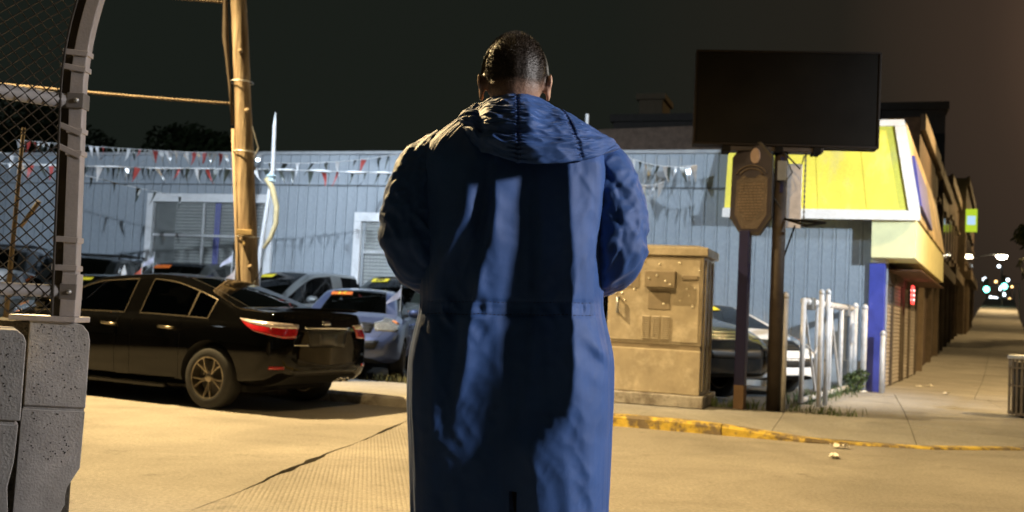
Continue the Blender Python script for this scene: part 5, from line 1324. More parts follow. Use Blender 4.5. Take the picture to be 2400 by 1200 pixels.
# --- cars in the yard
ZY = 0.092
BLUE = paint('slate_blue', (0.085, 0.11, 0.21), 0.4, 0.35)
def yard_car(nm, label, spec, pm, x, y, hx, hy, **kw):
    return build_car(nm, label, spec, pm, (x, y, ZY), math.atan2(hy, hx), **kw)
yard_car('hatchback', 'slate blue hatchback with orange year sticker facing the street', HATCH, BLUE, -2.45, 16.55, 0.03, -1, scale=(1, 1, 0.96), sticker=('16', 'orange', 'yellow'), sub=3)
yard_car('estate_car', 'silver grey off-roader behind the saloon boot with open view of its side windows', SUV, paint('silver', (0.23, 0.25, 0.26), 0.6, 0.35), -4.25, 20.0, -.50, -.87, scale=(1, 1, .98), sticker=('', 'yellow', 'dark'))
yard_car('off_roader', 'dark off-roader with yellow year sticker beside the man\'s left elbow', SUV, paint('dark_green', (0.02, 0.026, 0.022), 0.3, 0.3), -2.0, 19.4, -.30, -.95, scale=(1, 1, .98), sticker=('08', 'yellow', 'dark'))
yard_car('off_roader', 'grey off-roader in front of the large barred window', SUV, paint('dark_grey', (0.07, 0.075, 0.072), 0.5, 0.35), -6.55, 20.35, -.12, -.99, scale=(1, 1, 1.03), sticker=('', 'orange', 'dark'))
yard_car('off_roader', 'black off-roader with roof rails left of the grey one', SUV, paint('near_black', (0.012, 0.013, 0.012), 0.2, 0.3), -8.75, 20.9, .05, -1, scale=(1, 1, 1.05), sticker=('', 'orange', 'dark'), rack=True)
yard_car('off_roader', 'tall dark off-roader with roof rack by the fence post', SUV, paint('dark_brown', (0.014, 0.014, 0.013), 0.2, 0.3), -11.0, 21.4, .25, -.97, scale=(1, 1, 1.12), rack=True)
yard_car('hatchback', 'grey green low car hidden behind the saloon bonnet', HATCH, paint('grey_green', (0.09, 0.095, 0.075), 0.4, 0.35), -6.7, 16.6, .1, -1, scale=(1.05, 1.05, .98), sticker=('', 'yellow', 'dark'))
yard_car('hatchback', 'white car glimpsed through the chain-link fence', HATCH, paint('white', (0.7, 0.7, 0.7), 0, 0.35), -9.3, 17.3, .2, -1, scale=(1.05, 1.05, 1))
yard_car('off_roader', 'black off-roader with chrome grille behind the cabinet and billboard mast', SUV, paint('black2', (0.015, 0.016, 0.017), 0.1, 0.25), 1.95, 15.65, .52, -.855, scale=(1, .93, .97), sticker=('', 'yellow', 'dark'), sub=3)
yard_car('hatchback', 'white car with its bumper showing behind the gate post', HATCH, paint('white', (0.7, 0.7, 0.7), 0, 0.35), 3.32, 16.95, .52, -.855, scale=(.97, 1, 1.0), sticker=('', 'yellow', 'dark'))
build_car('saloon_car', 'dark car with red tail lights driving far up the side street', HATCH, paint('near_black', (0.012, 0.013, 0.012), 0.2, 0.3), WP(62, 6.2, hill(62)), rotW, 1, None)
tlc = thing('tail_lamp', 'pair of red tail lamps glowing far up the side street', 'car light', WP(59.85, 6.2, hill(62) + .85), rotW)
for sy in (-.55, .55):
    q = MB(); q.box(-.02, .02, sy - .14, sy + .14, -.07, .07); q.build('red_lens', emitter('far_tail', (1.0, .22, .14), 9), tlc, bevel=.01)
# --- small window flags and white stakes in the yard
M_flag = mat('flag_cloth', (0.55, 0.55, 0.66), 0.7, var=0.3, scale=12); M_flagr = mat('flag_red', (0.5, 0.12, 0.08), 0.7)
for (px, py0, py1, y, kind, lab) in ((358, 590, 645, 18.6, 'b', 'small pale flag drooping on a black off-roader'), (543, 588, 628, 18.4, 'b', 'small blue and white flag in front of the barred window'), (331, 617, 660, 15.2, 'r', 'small red and white flag above the saloon roof'), (549, 623, 665, 15.0, 'b', 'small blue pennant flag left of the utility pole foot'), (938, 668, 720, 15.8, 'b', 'pale blue window flag on the hatchback beside the man')):
    def un(px_, py_):
        d_ = cam.matrix_world.to_3x3() @ Vector(((px_ - 1200) / 2333.0, (600 - py_) / 2333.0, -1)); return Vector((0, 0, 1.2)) + d_ / d_.y * y
    p0, p1 = un(px, py1), un(px, py0); hh = p1.z - p0.z
    t = thing('car_flag', lab, 'flag', p0, 0, 'small flags on the yard cars')
    q = MB(); q.tube([(0, 0, -.35), (0, 0, hh)], 0.008, 6); q.build('stick', M_trimw, t)
    q = MB(); v = []
    for i in range(7):
        s_ = i / 6
        for (a, zz) in ((0, 0), (1, 1)): v.append((-.20 * s_ + .02 * math.sin(5 * s_) , .03 * math.sin(6 * s_), hh - .02 - .20 * s_ * (1.3 - .3 * a) - zz * .16 * (1 - .4 * s_)))
    q.add(v, [(2 * i, 2 * i + 1, 2 * i + 3, 2 * i + 2) for i in range(6)]); q.build('cloth', M_flagr if kind == 'r' else M_flag, t, smooth=True)
t = thing('white_stake', 'white pointed stake standing behind the saloon roof', 'stake', (-5.94, 15.3, .09)); q = MB(); q.prism([(-.04, 0), (.04, 0), (.04, 1.42), (0, 1.53), (-.04, 1.42)], -.012, .012, lambda a, b, d: (a, d, b)); q.build('board', M_trimw, t, bevel=.003)
# ================================================================== the man in the long blue parka, seen from behind
def vnoise(x, y, seed=0):
    """smooth value noise on arrays"""
    r = np.random.RandomState(seed).rand(64, 64); xi, yi = np.floor(x).astype(int), np.floor(y).astype(int)
    fx, fy = x - xi, y - yi; fx = fx * fx * (3 - 2 * fx); fy = fy * fy * (3 - 2 * fy)
    g = lambda a, b: r[a % 64, b % 64]
    return (g(xi, yi) * (1 - fx) + g(xi + 1, yi) * fx) * (1 - fy) + (g(xi, yi + 1) * (1 - fx) + g(xi + 1, yi + 1) * fx) * fy - 0.5
def grid_faces(n, m, wrap):
    f = []
    for i in range(n - 1):
        for k in range(m if wrap else m - 1): f.append((i * m + k, i * m + (k + 1) % m, (i + 1) * m + (k + 1) % m, (i + 1) * m + k))
    return f
def blur1(a, s, axis):
    k = int(max(1, round(s * 3))); w = np.exp(-0.5 * (np.arange(-k, k + 1) / s) ** 2); w /= w.sum()
    return np.apply_along_axis(lambda v: np.convolve(np.pad(v, k, mode='edge'), w, 'valid'), axis, a)

man = thing('person', 'man seen from behind in a long hooded blue parka, head bowed', 'person', (0.047, 2.78, 0.10)); man.rotation_euler = (0, R(-2.2), 0)
def coat_mat():
    m = mat('parka_blue_cotton', (0.036, 0.102, 0.315), 0.56, var=0.12, scale=9, spec=0.38)
    n, l = m.node_tree.nodes, m.node_tree.links; b = n['Principled BSDF']
    b.inputs['Sheen Weight'].default_value = 0.12; b.inputs['Sheen Roughness'].default_value = 0.4
    tc = n.new('ShaderNodeTexCoord')
    w1 = n.new('ShaderNodeTexNoise'); w1.inputs['Scale'].default_value = 13; w1.inputs['Detail'].default_value = 5; w1.inputs['Distortion'].default_value = 0.9; w1.inputs['Roughness'].default_value = 0.6
    w2 = n.new('ShaderNodeTexNoise'); w2.inputs['Scale'].default_value = 700; w2.inputs['Detail'].default_value = 2
    for w_ in (w1, w2): l.new(tc.outputs['Object'], w_.inputs['Vector'])
    b1_ = n.new('ShaderNodeBump'); b1_.inputs['Strength'].default_value = 0.045; b1_.inputs['Distance'].default_value = 0.03
    b2_ = n.new('ShaderNodeBump'); b2_.inputs['Strength'].default_value = 0.5; b2_.inputs['Distance'].default_value = 0.0015
    sb = n.new('ShaderNodeMath'); sb.operation = 'SUBTRACT'; sb.inputs[1].default_value = 0.5; l.new(w1.outputs[0], sb.inputs[0]); ab = n.new('ShaderNodeMath'); ab.operation = 'ABSOLUTE'; l.new(sb.outputs[0], ab.inputs[0]); l.new(ab.outputs[0], b1_.inputs['Height']); b1_.invert = True; l.new(w2.outputs[0], b2_.inputs['Height']); l.new(b1_.outputs[0], b2_.inputs['Normal']); l.new(b2_.outputs[0], b.inputs['Normal'])
    return m
M_coat = coat_mat()
M_thread = mat('parka_thread', (0.02, 0.035, 0.10), 0.7)
M_skin = mat('skin', (0.56, 0.33, 0.23), 0.5, var=0.10, scale=30, bump=0.15, bscale=180)
M_hair = mat('short_brown_hair', (0.040, 0.026, 0.013), 0.6, var=0.3, scale=60)

PX = lambda px: (px - 1200) / 886.0
PZ = lambda py: 1.1 + (730 - py) / 886.0
# drape curves of the back, left to right: (image row, column, height in mm)
CUR = [
    [(380, 950, -14), (1250, 950, -14)],
    [(380, 1020, 0), (660, 1000, 0), (720, 990, 3), (900, 985, 3), (1250, 990, 2)],
    [(380, 1112, 24), (520, 1082, 34), (600, 1046, 32), (660, 1022, 16), (760, 1012, 10), (900, 1020, 12), (1250, 1020, 8)],
    [(380, 1140, 15), (480, 1122, 17), (560, 1092, 15), (650, 1046, 4), (760, 1045, 2), (900, 1045, 0), (1250, 1050, 0)],
    [(380, 1147, 2), (480, 1140, -6), (560, 1117, -10), (650, 1080, -12), (740, 1070, -8), (850, 1068, -6), (950, 1050, 0), (1250, 1070, 0)],
    [(380, 1153, 28), (500, 1156, 34), (580, 1141, 38), (690, 1114, 38), (740, 1102, 35), (850, 1094, 27), (950, 1068, 8), (1050, 1080, 4), (1250, 1090, 4)],
    [(380, 1178, 16), (480, 1186, 17), (560, 1188, 17), (660, 1174, 16), (740, 1148, 13), (860, 1118, 9), (960, 1085, 0), (1050, 1110, -2), (1250, 1110, -4)],
    [(380, 1262, -14), (560, 1262, -20), (700, 1258, -22), (900, 1235, -16), (1000, 1205, -16), (1060, 1195, -16), (1250, 1200, -16)],
    [(380, 1328, 40), (500, 1333, 46), (580, 1341, 50), (650, 1350, 54), (720, 1342, 52), (800, 1345, 54), (900, 1342, 54), (960, 1335, 50), (1000, 1300, 44), (1036, 1238, 40), (1100, 1252, 42), (1200, 1266, 44), (1250, 1270, 44)],
    [(380, 1358, 34), (600, 1372, 36), (700, 1374, 42), (900, 1372, 40), (1000, 1345, 40), (1250, 1330, 44)],
    [(380, 1400, 30), (560, 1405, 20), (640, 1408, 18), (720, 1400, 26), (900, 1405, 24), (1250, 1395, 30)],
    [(380, 1455, -8), (1250, 1455, -8)],
]
NZ, NX = 300, 300
gz_ = np.linspace(0.42, 1.60, NZ); gx_ = np.linspace(-0.34, 0.34, NX)
HM = np.zeros((NZ, NX))
for r_ in range(NZ):
    py = 730 - (gz_[r_] - 1.1) * 886.0
    xs, hs = [], []
    for c in CUR:
        a = np.array(c, float); xs.append(PX(np.interp(py, a[:, 0], a[:, 1]))); hs.append(np.interp(py, a[:, 0], a[:, 2]) / 1000.0)
    xs = np.maximum.accumulate(np.array(xs) + np.arange(len(xs)) * 1e-4)
    HM[r_] = np.interp(gx_, xs, hs)
HM = blur1(blur1(HM, 2.2, 1), 5.0, 0)
XX, ZZ = np.meshgrid(gx_, gz_)
# secondary creases: fine diagonals, stronger on the right flank and about the waist
cr1 = vnoise(XX * 30 + ZZ * 4, ZZ * 2.2 - XX * 2, 3); cr2 = vnoise(XX * 17 - ZZ * 5, ZZ * 6 + XX * 6, 5); cr3 = vnoise(XX * 60 + ZZ * 10, ZZ * 40, 8)
cr4 = vnoise(XX * 22 + ZZ * 16, ZZ * 11 - XX * 18, 12); cr5 = vnoise(XX * 40 - ZZ * 22, ZZ * 24 + XX * 15, 13)
HM += 0.008 * cr1 + 0.005 * (0.5 - np.abs(cr2) * 2) * 0.6 + 0.0010 * cr3 + (0.0022 + 0.010 * np.exp(-((ZZ - 1.10) / .05) ** 2) + .0012 * np.clip((XX - .12) / .1, 0, 1)) * (0.5 - np.abs(cr4) * 2.2) + 0.0012 * (0.5 - np.abs(cr5) * 2.2)
# pocket-edge creases on the right hip
hip = np.exp(-((XX - 0.235) / 0.035) ** 2 - ((ZZ - 0.99) / 0.06) ** 2); HM += 0.010 * hip * np.sin((ZZ * 70 + XX * 55))
# drawcord channel: pinch and puckers
wv = np.exp(-((ZZ - 1.109) / 0.020) ** 2)
HM += wv * (-0.004 + 0.0035 * np.sin(XX * 230 + 3 * np.sin(XX * 31)) * (0.5 + vnoise(XX * 30, ZZ * 3, 9) * 1.4))
HM += 0.0045 * np.exp(-((ZZ - 1.128) / 0.004) ** 2) * 0 - 0.003 * (np.exp(-((ZZ - 1.127) / 0.003) ** 2) + np.exp(-((ZZ - 1.092) / 0.003) ** 2))
# centre seam
HM += -0.004 * np.exp(-((XX - PX(1226)) / 0.003) ** 2) * (ZZ > 1.14)
def hm(x, z):
    i = np.clip((z - gz_[0]) / (gz_[1] - gz_[0]), 0, NZ - 1.001); j = np.clip((x - gx_[0]) / (gx_[1] - gx_[0]), 0, NX - 1.001)
    i0, j0 = i.astype(int), j.astype(int); fi, fj = i - i0, j - j0
    return (HM[i0, j0] * (1 - fi) + HM[i0 + 1, j0] * fi) * (1 - fj) + (HM[i0, j0 + 1] * (1 - fi) + HM[i0 + 1, j0 + 1] * fi) * fj
tz = [0.42, 0.60, 0.85, 0.98, 1.06, 1.11, 1.16, 1.25, 1.35, 1.44, 1.50, 1.54, 1.57, 1.60, 1.63, 1.655, 1.675]
ta = [.268, .272, .283, .282, .264, .250, .252, .256, .262, .272, .276, .268, .240, .205, .160, .125, .100]
tb = [.17, .17, .168, .16, .15, .142, .146, .15, .152, .150, .142, .132, .122, .112, .10, .09, .08]
nz, nph = 300, 320
zz = np.linspace(0.42, 1.675, nz)[:, None]; ph = np.linspace(0, 2 * math.pi, nph, endpoint=False)[None, :]
A = np.interp(zz, tz, ta); B = np.interp(zz, tz, tb)
A = blur1(A, 6, 0); B = blur1(B, 6, 0)
c_, s_ = np.cos(ph), np.sin(ph); ex = 2 / 3.0
TX = A * np.sign(c_) * np.abs(c_) ** ex; TY = B * np.sign(s_) * np.abs(s_) ** ex + 0 * A
TZ = zz + 0 * TX
wgt = np.clip(-s_ * 1.6, 0, 1) * np.clip((1.62 - TZ) / 0.12, 0, 1)
TY = TY - hm(TX, TZ) * wgt
wr_ = vnoise(ph * 9 + 0 * zz, zz * 2.2 + 0 * ph, 21) * 0.012 + vnoise(ph * 24 + zz * 4, zz * 7 + ph * 3, 22) * 0.003
TX = TX + c_ * wr_ * (1 - wgt * .6); TY = TY + s_ * wr_ * (1 - wgt)
V_ = np.stack([TX, TY, TZ], -1).reshape(-1, 3)
F_ = grid_faces(nz, nph, True)
# back vent: drop a narrow wedge of faces from the hem upwards
cen = V_.reshape(nz, nph, 3)
keep = []
for idx, f in enumerate(F_):
    p = V_[f[0]]
    if p[1] < -0.05 and p[2] < 0.632 and abs(p[0] - PX(1201)) < (0.632 - p[2]) * 0.13 + 0.001: continue
    keep.append(f)
def np_mesh(name, V, F, m, parent, smooth=True):
    me = bpy.data.meshes.new(name); me.from_pydata([tuple(p) for p in V], [], F); me.materials.append(m)
    if smooth: me.polygons.foreach_set('use_smooth', [True] * len(me.polygons))
    return link(name, me, parent)
parka = np_mesh('parka', V_, keep, M_coat, man)
def back_y(x, z):
    a = float(np.interp(z, tz, ta)); b = float(np.interp(z, tz, tb)); u_ = min(0.999, abs(x) / a); cph = u_ ** (1 / ex); sph = math.sqrt(max(0, 1 - cph * cph))
    return -b * sph ** ex - float(hm(np.array([x]), np.array([z]))[0]) * min(1, sph * 1.6)
# stitching along the drawcord channel and centre seam (short raised threads)
q = MB()
for zc in (1.126, 1.093):
    x = -0.225
    while x < 0.235:
        y = back_y(x, zc); y2 = back_y(x + .006, zc); q.tube([(x, y - .0012, zc + .0015 * math.sin(x * 60)), (x + .006, y2 - .0012, zc + .0015 * math.sin(x * 60))], 0.0012, 4); x += 0.0105
st_ = q.build('stitching', M_thread, parka, fix=False); st_['kind'] = 'stuff'

# sleeves
def sleeve(side, path, rad, seed):
    P = np.array(path, float); tt = np.linspace(0, 1, len(P)); nL, nR = 200, 96
    ts = np.linspace(0, 1, nL)
    C_ = np.stack([blur1(np.interp(ts, tt, P[:, k]), 11, 0) for k in range(3)], -1); Rr = blur1(np.interp(ts, tt, rad), 8, 0)
    T_ = np.gradient(C_, axis=0); T_ /= np.linalg.norm(T_, axis=1)[:, None]
    up_ = np.array([0, -1.0, 0.05]); Vv = []
    a = np.linspace(0, 2 * math.pi, nR, endpoint=False)
    AA, TT = np.meshgrid(a, ts)
    elbow = np.exp(-((TT - 0.52) / 0.14) ** 2)
    d = 0.010 * vnoise(AA * 1.6 + TT * 6, TT * 13 + AA * .8, seed) + 0.014 * elbow * (0.5 - np.abs(vnoise(AA * 0.8 - TT * 4, TT * 17 + np.sin(AA) * 2, seed + 1)) * 2) + 0.005 * (0.5 - np.abs(vnoise(AA * 3 + TT * 9, TT * 22 - AA, seed + 2)) * 2) + 0.0035 * vnoise(AA * 7, TT * 50, seed + 3) + 0.002 * (0.5 - np.abs(vnoise(AA * 1.4 + TT * 9, TT * 20 - AA * 2.2, seed + 6)) * 2.2)
    d += 0.012 * np.exp(-((TT - 0.03) / 0.05) ** 2) * vnoise(AA * 3, TT * 4, seed + 4)
    d -= 0.004 * np.exp(-((AA - (0.9 if side > 0 else 2 * math.pi - 0.9)) / 0.03) ** 2)      # back seam
    for i in range(nL):
        t = T_[i]; e1 = up_ - t * (up_ @ t); e1 /= np.linalg.norm(e1); e2 = np.cross(t, e1)
        rr = Rr[i] + d[i]
        Vv.append(C_[i] + (np.cos(a)[:, None] * e1 * 0.98 + np.sin(a)[:, None] * e2) * rr[:, None])
    V2 = np.concatenate(Vv); F2 = grid_faces(nL, nR, True)
    return np_mesh('sleeve', V2, F2, M_coat, parka)
sleeve(-1, [(-.165, .0, 1.545), (-.235, -.005, 1.505), (-.268, -.025, 1.42), (-.278, -.045, 1.33), (-.272, -.04, 1.255), (-.215, .06, 1.215), (-.14, .17, 1.215), (-.075, .26, 1.225)], [.075, .086, .086, .083, .088, .076, .062, .050], 31)
sleeve(1, [(.18, .0, 1.545), (.250, -.005, 1.505), (.281, -.025, 1.42), (.292, -.045, 1.33), (.283, -.04, 1.25), (.225, .06, 1.205), (.15, .17, 1.215), (.085, .26, 1.225)], [.075, .086, .087, .084, .088, .076, .062, .050], 41)

# hood lying open on the shoulders
def curve(pts, n):
    a = np.array(pts, float); t = np.concatenate([[0], np.cumsum(np.linalg.norm(np.diff(a, axis=0), axis=1))]); t /= t[-1]; s2 = np.linspace(0, 1, n)
    return np.stack([blur1(np.interp(s2, t, a[:, k]), n * .02, 0) for k in range(3)], -1)
hp = lambda px, py, y: (PX(px), y, PZ(py))
topc = [(-.150, .10, 1.60), hp(1052, 272, .035), hp(1078, 241, .0), hp(1128, 214, -.055), hp(1200, 200, -.095), hp(1275, 212, -.06), hp(1340, 240, -.02), hp(1408, 282, .02), (.290, .06, 1.575)]
botc = [(-.160, .07, 1.585), hp(1046, 285, -.035), hp(1085, 312, -.11), hp(1128, 354, -.18), hp(1185, 381, -.205), hp(1255, 392, -.21), hp(1320, 386, -.20), hp(1403, 362, -.155), hp(1462, 326, -.07), (.302, .03, 1.555)]
nA, nB = 200, 120
Tc, Bc = curve(topc, nA), curve(botc, nA)
bb_ = np.linspace(0, 1.0, nB)
Hv = np.zeros((nB + 40, nA, 3)); aN = np.linspace(0, 1, nA)
for i, b in enumerate(bb_):
    P = Tc * (1 - b) + Bc * b
    bul = np.sin(math.pi * min(1, b * 1.0)) ** 0.8 * 0.055 * np.sin(np.pi * np.clip(aN, 0.02, .98)) ** .7
    P = P.copy(); P[:, 1] -= bul; P[:, 2] += bul * .25
    # folds: rolls parallel to the lower edge, puckers round the seams, soft sag hollows
    roll = 0.010 * np.exp(-((b - 0.80 - .06 * np.sin(aN * 5)) / 0.06) ** 2) - 0.010 * np.exp(-((b - 0.68 - .05 * np.sin(aN * 5 + 1)) / 0.05) ** 2)
    wr2 = 0.013 * vnoise(aN * 9 + b * 3, b * 5 + aN * 4, 51) + 0.007 * (0.5 - 2 * np.abs(vnoise(aN * 16 - b * 6, b * 9 + aN * 7, 52))) + .003 * vnoise(aN * 40, np.full(nA, b * 30), 53) + .006 * (0.5 - 2.2 * np.abs(vnoise(aN * 13 + b * 12, b * 14 - aN * 9, 54)))
    hol = -0.022 * np.exp(-((aN - .60) / .05) ** 2 - ((b - .38) / .14) ** 2) + .012 * np.exp(-((aN - .52) / .03) ** 2 - ((b - .5) / .3) ** 2)
    lf = 0.026 * np.exp(-((aN - .20) / .05) ** 2) * (0.4 + 0.6 * np.sin(b * 5 + .4)) - .018 * np.exp(-((aN - .285 - .05 * b) / .03) ** 2)
    pk = sum(-0.006 * np.exp(-((aN - s0) / .006) ** 2) + .0035 * np.sin(b * 150) * np.exp(-((aN - s0) / .02) ** 2) for s0 in (.475, .685))
    dd = (roll + wr2 + hol + lf + pk) * np.sin(np.pi * np.clip(aN, 0.0, 1)) ** .3
    P[:, 1] -= dd; P[:, 2] += dd * .3
    Hv[i] = P
for k in range(40):                                   # roll the lower edge under and back up towards the collar
    b = (k + 1) / 40.0
    P = Hv[nB - 1] * (1 - b) + (Tc + np.array([0, .035, -.03])) * b
    P = P.copy(); P[:, 2] -= 0.012 * np.sin(math.pi * min(1, b * 3)) if b < 1 / 3 else 0; P[:, 1] += 0.03 * math.sin(math.pi * b)
    Hv[nB + k] = P
hood = np_mesh('hood', Hv.reshape(-1, 3), grid_faces(nB + 40, nA, False), M_coat, parka)
q = MB()
for s0 in (.468, .482, .678, .692):
    j = int(s0 * nA)
    for i in range(6, nB - 3, 3):
        p, p2 = Vector(Hv[i, j]), Vector(Hv[i + 1, j]); q.tube([p + Vector((0, -.0012, 0)), p2 + Vector((0, -.0012, 0))], .0012, 4)
st_ = q.build('hood_stitching', M_thread, hood, fix=False); st_['kind'] = 'stuff'
# collar round the front of the neck
q = MB(); q.tube([(.105 * math.cos(a), .02 + .085 * math.sin(a), 1.64 + .012 * math.sin(3 * a)) for a in [-.6 + k * (math.pi + 1.2) / 18 for k in range(19)]], .022, 8); q.build('collar', M_coat, parka, smooth=True)

# ---- body: one continuous remeshed figure
parts = MB()
def ell(c, r, rot=None, n=16):
    v = []; f = []
    for i in range(n + 1):
        th = math.pi * i / n
        for k in range(n): a = 2 * math.pi * k / n; v.append(Vector((r[0] * math.sin(th) * math.cos(a), r[1] * math.sin(th) * math.sin(a), r[2] * math.cos(th))))
    M_ = (rot or Matrix.Identity(3))
    v = [M_ @ p + Vector(c) for p in v]
    parts.add(v, [(i * n + k, (i + 1) * n + k, (i + 1) * n + (k + 1) % n, i * n + (k + 1) % n) for i in range(n) for k in range(n)])
def cap(a, b, ra, rb, n=12, st=6):
    a, b = Vector(a), Vector(b); ell(a, (ra,) * 3, n=n); ell(b, (rb,) * 3, n=n); parts.tube([a, b], [ra, rb], n)
tl_ = Matrix.Rotation(R(-12), 3, 'X')
HC = Vector((0.004, -0.005, 1.772))
ell(HC, (.0885, .106, .112), tl_); ell(HC + Vector((0, .045, -.075)), (.066, .070, .085)); ell(HC + Vector((0, -.045, -.055)), (.074, .060, .065))
ell(HC + Vector((0, .108, -.045)), (.013, .022, .025)); ell(HC + Vector((0, .085, .012)), (.05, .022, .014)); ell(HC + Vector((0, .10, -.085)), (.026, .014, .012)); ell(HC + Vector((0, .088, -.125)), (.028, .026, .025))
for sx in (-1, 1):
    ell(HC + Vector((sx * .093, -.004, -.042)), (.008, .020, .033), Matrix.Rotation(R(-14) * sx, 3, 'Z') @ Matrix.Rotation(R(10), 3, 'X')); ell(HC + Vector((sx * .101, -.018, -.026)), (.005, .011, .022)); ell(HC + Vector((sx * .094, .004, -.068)), (.007, .011, .012))
    ell(HC + Vector((sx * .048, .075, -.035)), (.024, .022, .018))
cap((0, .0, 1.55), (0.002, -.008, 1.71), .066, .062)
cap((-.15, .02, 1.50), (.15, .02, 1.50), .07, .07); ell((0, .02, 1.38), (.155, .10, .17)); ell((0, .02, 1.15), (.14, .095, .16)); ell((0, .02, .98), (.155, .11, .12))
for sx in (-1, 1):
    cap((sx * .17, .01, 1.50), (sx * .262, -.035, 1.26), .052, .042); cap((sx * .262, -.035, 1.26), (sx * .055, .285, 1.235), .040, .026)
    h0 = Vector((sx * .055, .285, 1.235)); hd = Vector((-sx * .25, .95, -.10)).normalized(); sd_ = Vector((sx * .1, 0, 1)).normalized(); inn_ = Vector((-sx, -.2, 0)).normalized()
    cap(h0, h0 + hd * .06, .030, .032); cap(h0 + hd * .02 + sd_ * .018, h0 + hd * .075 + sd_ * .025, .020, .018); cap(h0 + hd * .02 - sd_ * .018, h0 + hd * .075 - sd_ * .022, .020, .017)
    for k, (of, ln) in enumerate(((.030, .040), (.010, .046), (-.011, .043), (-.031, .034))):
        k0 = h0 + hd * .085 + sd_ * of; k1 = k0 + hd * ln * .9 + inn_ * .010; k2 = k1 + (hd * .4 + inn_).normalized() * ln * .7; k3 = k2 + (inn_ - hd * .5).normalized() * ln * .5
        cap(k0, k1, .0098, .009, 8); cap(k1, k2, .009, .0082, 8); cap(k2, k3, .0082, .007, 8)
    t0 = h0 + hd * .03 + sd_ * .034; t1 = t0 + (sd_ * .5 + hd * .6 + inn_ * .5).normalized() * .04; cap(h0 + hd * .01 + sd_ * .01, t0, .016, .013, 8); cap(t0, t1, .012, .011, 8); cap(t1, t1 + (hd + inn_ * .6).normalized() * .03, .0105, .009, 8)
    cap((sx * .09, .02, .93), (sx * .105, .03, .52), .085, .055); cap((sx * .105, .03, .52), (sx * .11, .01, .09), .052, .036); cap((sx * .11, .0, .06), (sx * .125, .15, .035), .036, .03)
def crop_mat():
    # skin with a cropped fade haircut: scalp colour by height above the hairline, broken up by stubble noise
    m = M_skin; n, l = m.node_tree.nodes, m.node_tree.links; b = n['Principled BSDF']
    src = b.inputs['Base Color'].links[0].from_socket
    tc = n.new('ShaderNodeTexCoord'); sp_ = n.new('ShaderNodeSeparateXYZ'); l.new(tc.outputs['Object'], sp_.inputs[0])
    def mth(op, a_, b_, cl=False):
        x = n.new('ShaderNodeMath'); x.operation = op; x.use_clamp = cl
        for i_, k_ in enumerate((a_, b_)):
            if isinstance(k_, (int, float)): x.inputs[i_].default_value = k_
            else: l.new(k_, x.inputs[i_])
        return x.outputs[0]
    fwd = mth('MAXIMUM', mth('SUBTRACT', sp_.outputs[1], HC.y + .02), 0.0)
    side = mth('MAXIMUM', mth('SUBTRACT', sp_.outputs[1], HC.y - .06), 0.0)
    zl = mth('ADD', mth('MULTIPLY', fwd, 1.1), mth('MULTIPLY', side, .5))
    k = mth('DIVIDE', mth('SUBTRACT', mth('SUBTRACT', sp_.outputs[2], HC.z - .088), zl), 0.060)
    nz = n.new('ShaderNodeTexNoise'); nz.inputs['Scale'].default_value = 420; nz.inputs['Detail'].default_value = 2; l.new(tc.outputs['Object'], nz.inputs['Vector'])
    k = mth('ADD', k, mth('MULTIPLY', mth('SUBTRACT', nz.outputs[0], 0.42), 0.9), True)
    ear = mth('MULTIPLY', mth('SUBTRACT', .0965, mth('ABSOLUTE', sp_.outputs[0], 0)), 400.0, True)
    k = mth('MULTIPLY', k, ear)
    mx = n.new('ShaderNodeMix'); mx.data_type = 'RGBA'; l.new(k, mx.inputs[0]); l.new(src, mx.inputs[6]); mx.inputs[7].default_value = (0.024, 0.015, 0.009, 1)
    l.new(mx.outputs[2], b.inputs['Base Color'])
crop_mat()
bme = parts.mesh('body', None, fix=False)
bo_ = bpy.data.objects.new('tmpb', bme); C.objects.link(bo_)
md = bo_.modifiers.new('r', 'REMESH'); md.mode = 'VOXEL'; md.voxel_size = 0.0055
ms = bo_.modifiers.new('s', 'SMOOTH'); ms.factor = 0.5; ms.iterations = 4
bpy.context.view_layer.update()
em = bpy.data.meshes.new_from_object(bo_.evaluated_get(bpy.context.evaluated_depsgraph_get())); bpy.data.objects.remove(bo_)
em.materials.clear(); em.materials.append(M_skin); em.polygons.foreach_set('use_smooth', [True] * len(em.polygons)); em.polygons.foreach_set('material_index', [0] * len(em.polygons))
body = link('body', em, man)
# hair: cropped scalp fuzz grown from the head surface (denser and longer towards the crown)
bvh_b = BVHTree.FromPolygons([tuple(v.co) for v in em.vertices], [tuple(p.vertices) for p in em.polygons])
q = MB(); nh = 0; sk = MB()
def hairline(p):
    # lowest hair height as a function of how far forward the point is
    d = p.y - HC.y
    if d < 0.02: return HC.z - 0.092 + max(0, d + .06) * .55
    return HC.z - 0.048 + max(0, d - 0.02) * 1.6
while nh < 15000:
    d = Vector(rng.normal(0, 1, 3)).normalized()
    h = bvh_b.ray_cast(HC + d * .3, -d)
    if h[0] is None: continue
    p, n_ = h[0], h[1]; nh += 1
    k = (p.z - hairline(p)) / 0.06
    if abs(p.x) > .097 or k < 0 or (k < 1 and rng.rand() > k ** 1.5): continue
    L_ = 0.0028 + 0.0075 * min(1, max(0, (p.z - HC.z + .02) / .10)) ; dirn = (n_ + Vector(rng.normal(0, .45, 3)) + Vector((0, -.05, -.1))).normalized()
    s2 = dirn.cross(Vector(rng.normal(0, 1, 3))).normalized() * 0.0007
    q.add([p - s2 - n_ * .001, p + s2 - n_ * .001, p + dirn * L_], [(0, 1, 2)])
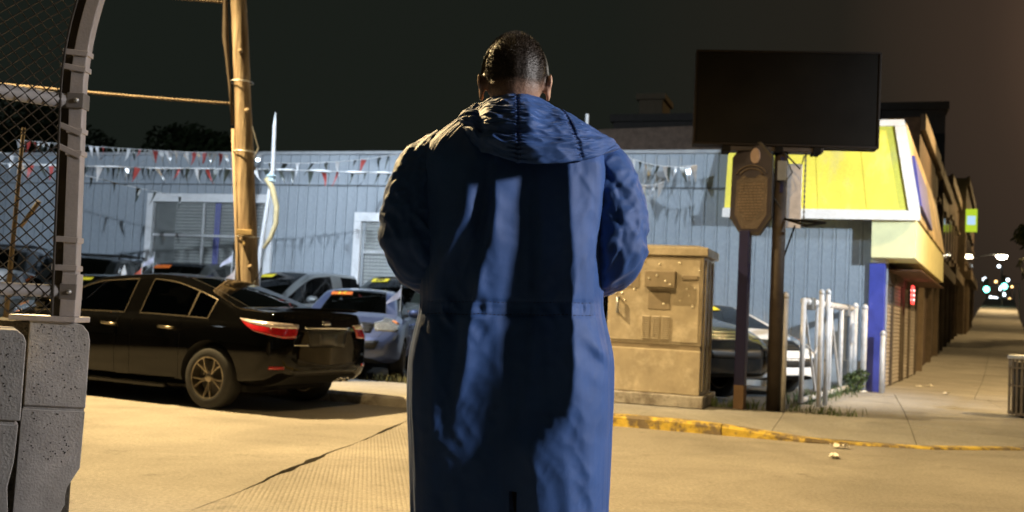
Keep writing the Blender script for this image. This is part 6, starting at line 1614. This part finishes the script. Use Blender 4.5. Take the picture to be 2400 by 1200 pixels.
hair = q.build('hair', M_hair, man, fix=False); hair['kind'] = 'stuff'
# headband: a broad dark band over the front of the crown from ear to ear
V3, F3 = [], []; nu, nv = 60, 12
for i in range(nu):
    t = i / (nu - 1); a = math.pi * t
    for k in range(nv):
        w_ = (k / (nv - 1)); tilt = R(4) + w_ * R(42)                       # sweeps forward
        d = Vector((math.cos(a) * 1.0, math.sin(a) * math.sin(tilt), math.sin(a) * math.cos(tilt))).normalized() if True else None
        o_ = HC + Vector((0, .0, -.015)); h = bvh_b.ray_cast(o_ + d * .3, -d); p = h[0] if h[0] is not None else o_
        V3.append(p + d * (.0085 if 0 < k < nv - 1 else -.002))
F3 = grid_faces(nu, nv, False)
me = bpy.data.meshes.new('headband'); me.from_pydata([tuple(p) for p in V3], [], F3); me.materials.append(mat('headband_dark', (0.05, 0.042, 0.025), 0.45, var=0.2)); me.polygons.foreach_set('use_smooth', [True] * len(me.polygons)); link('headband', me, man)
# trousers and shoes
M_tr = mat('dark_trousers', (0.03, 0.03, 0.035), 0.8); M_shoe = mat('black_shoes', (0.015, 0.015, 0.015), 0.5)
q = MB()
for sx in (-1, 1): q.tube([(sx * .085, .02, 1.0), (sx * .095, .025, .8), (sx * .105, .03, .5), (sx * .11, .012, .25), (sx * .11, .01, .07)], [.115, .108, .085, .075, .078], 20)
q.build('trousers', M_tr, man, smooth=True)
for sx in (-1, 1):
    q = MB(); v = []
    for (y, w_, h_) in ((-.07, .03, .05), (-.05, .045, .09), (0.0, .048, .10), (.08, .052, .075), (.16, .048, .055), (.21, .025, .035)):
        for k in range(9): a = math.pi * k / 8; v.append((sx * .115 + w_ * math.cos(a), y, h_ * math.sin(a)))
    q.add(v, [(i * 9 + k, i * 9 + k + 1, i * 9 + 10 + k, i * 9 + 9 + k) for i in range(5) for k in range(8)] + [(i * 9, i * 9 + 9, i * 9 + 17, i * 9 + 8) for i in range(5)] + [tuple(range(9)), tuple(range(45, 54))[::-1]]); q.build('shoe', M_shoe, man, smooth=True)
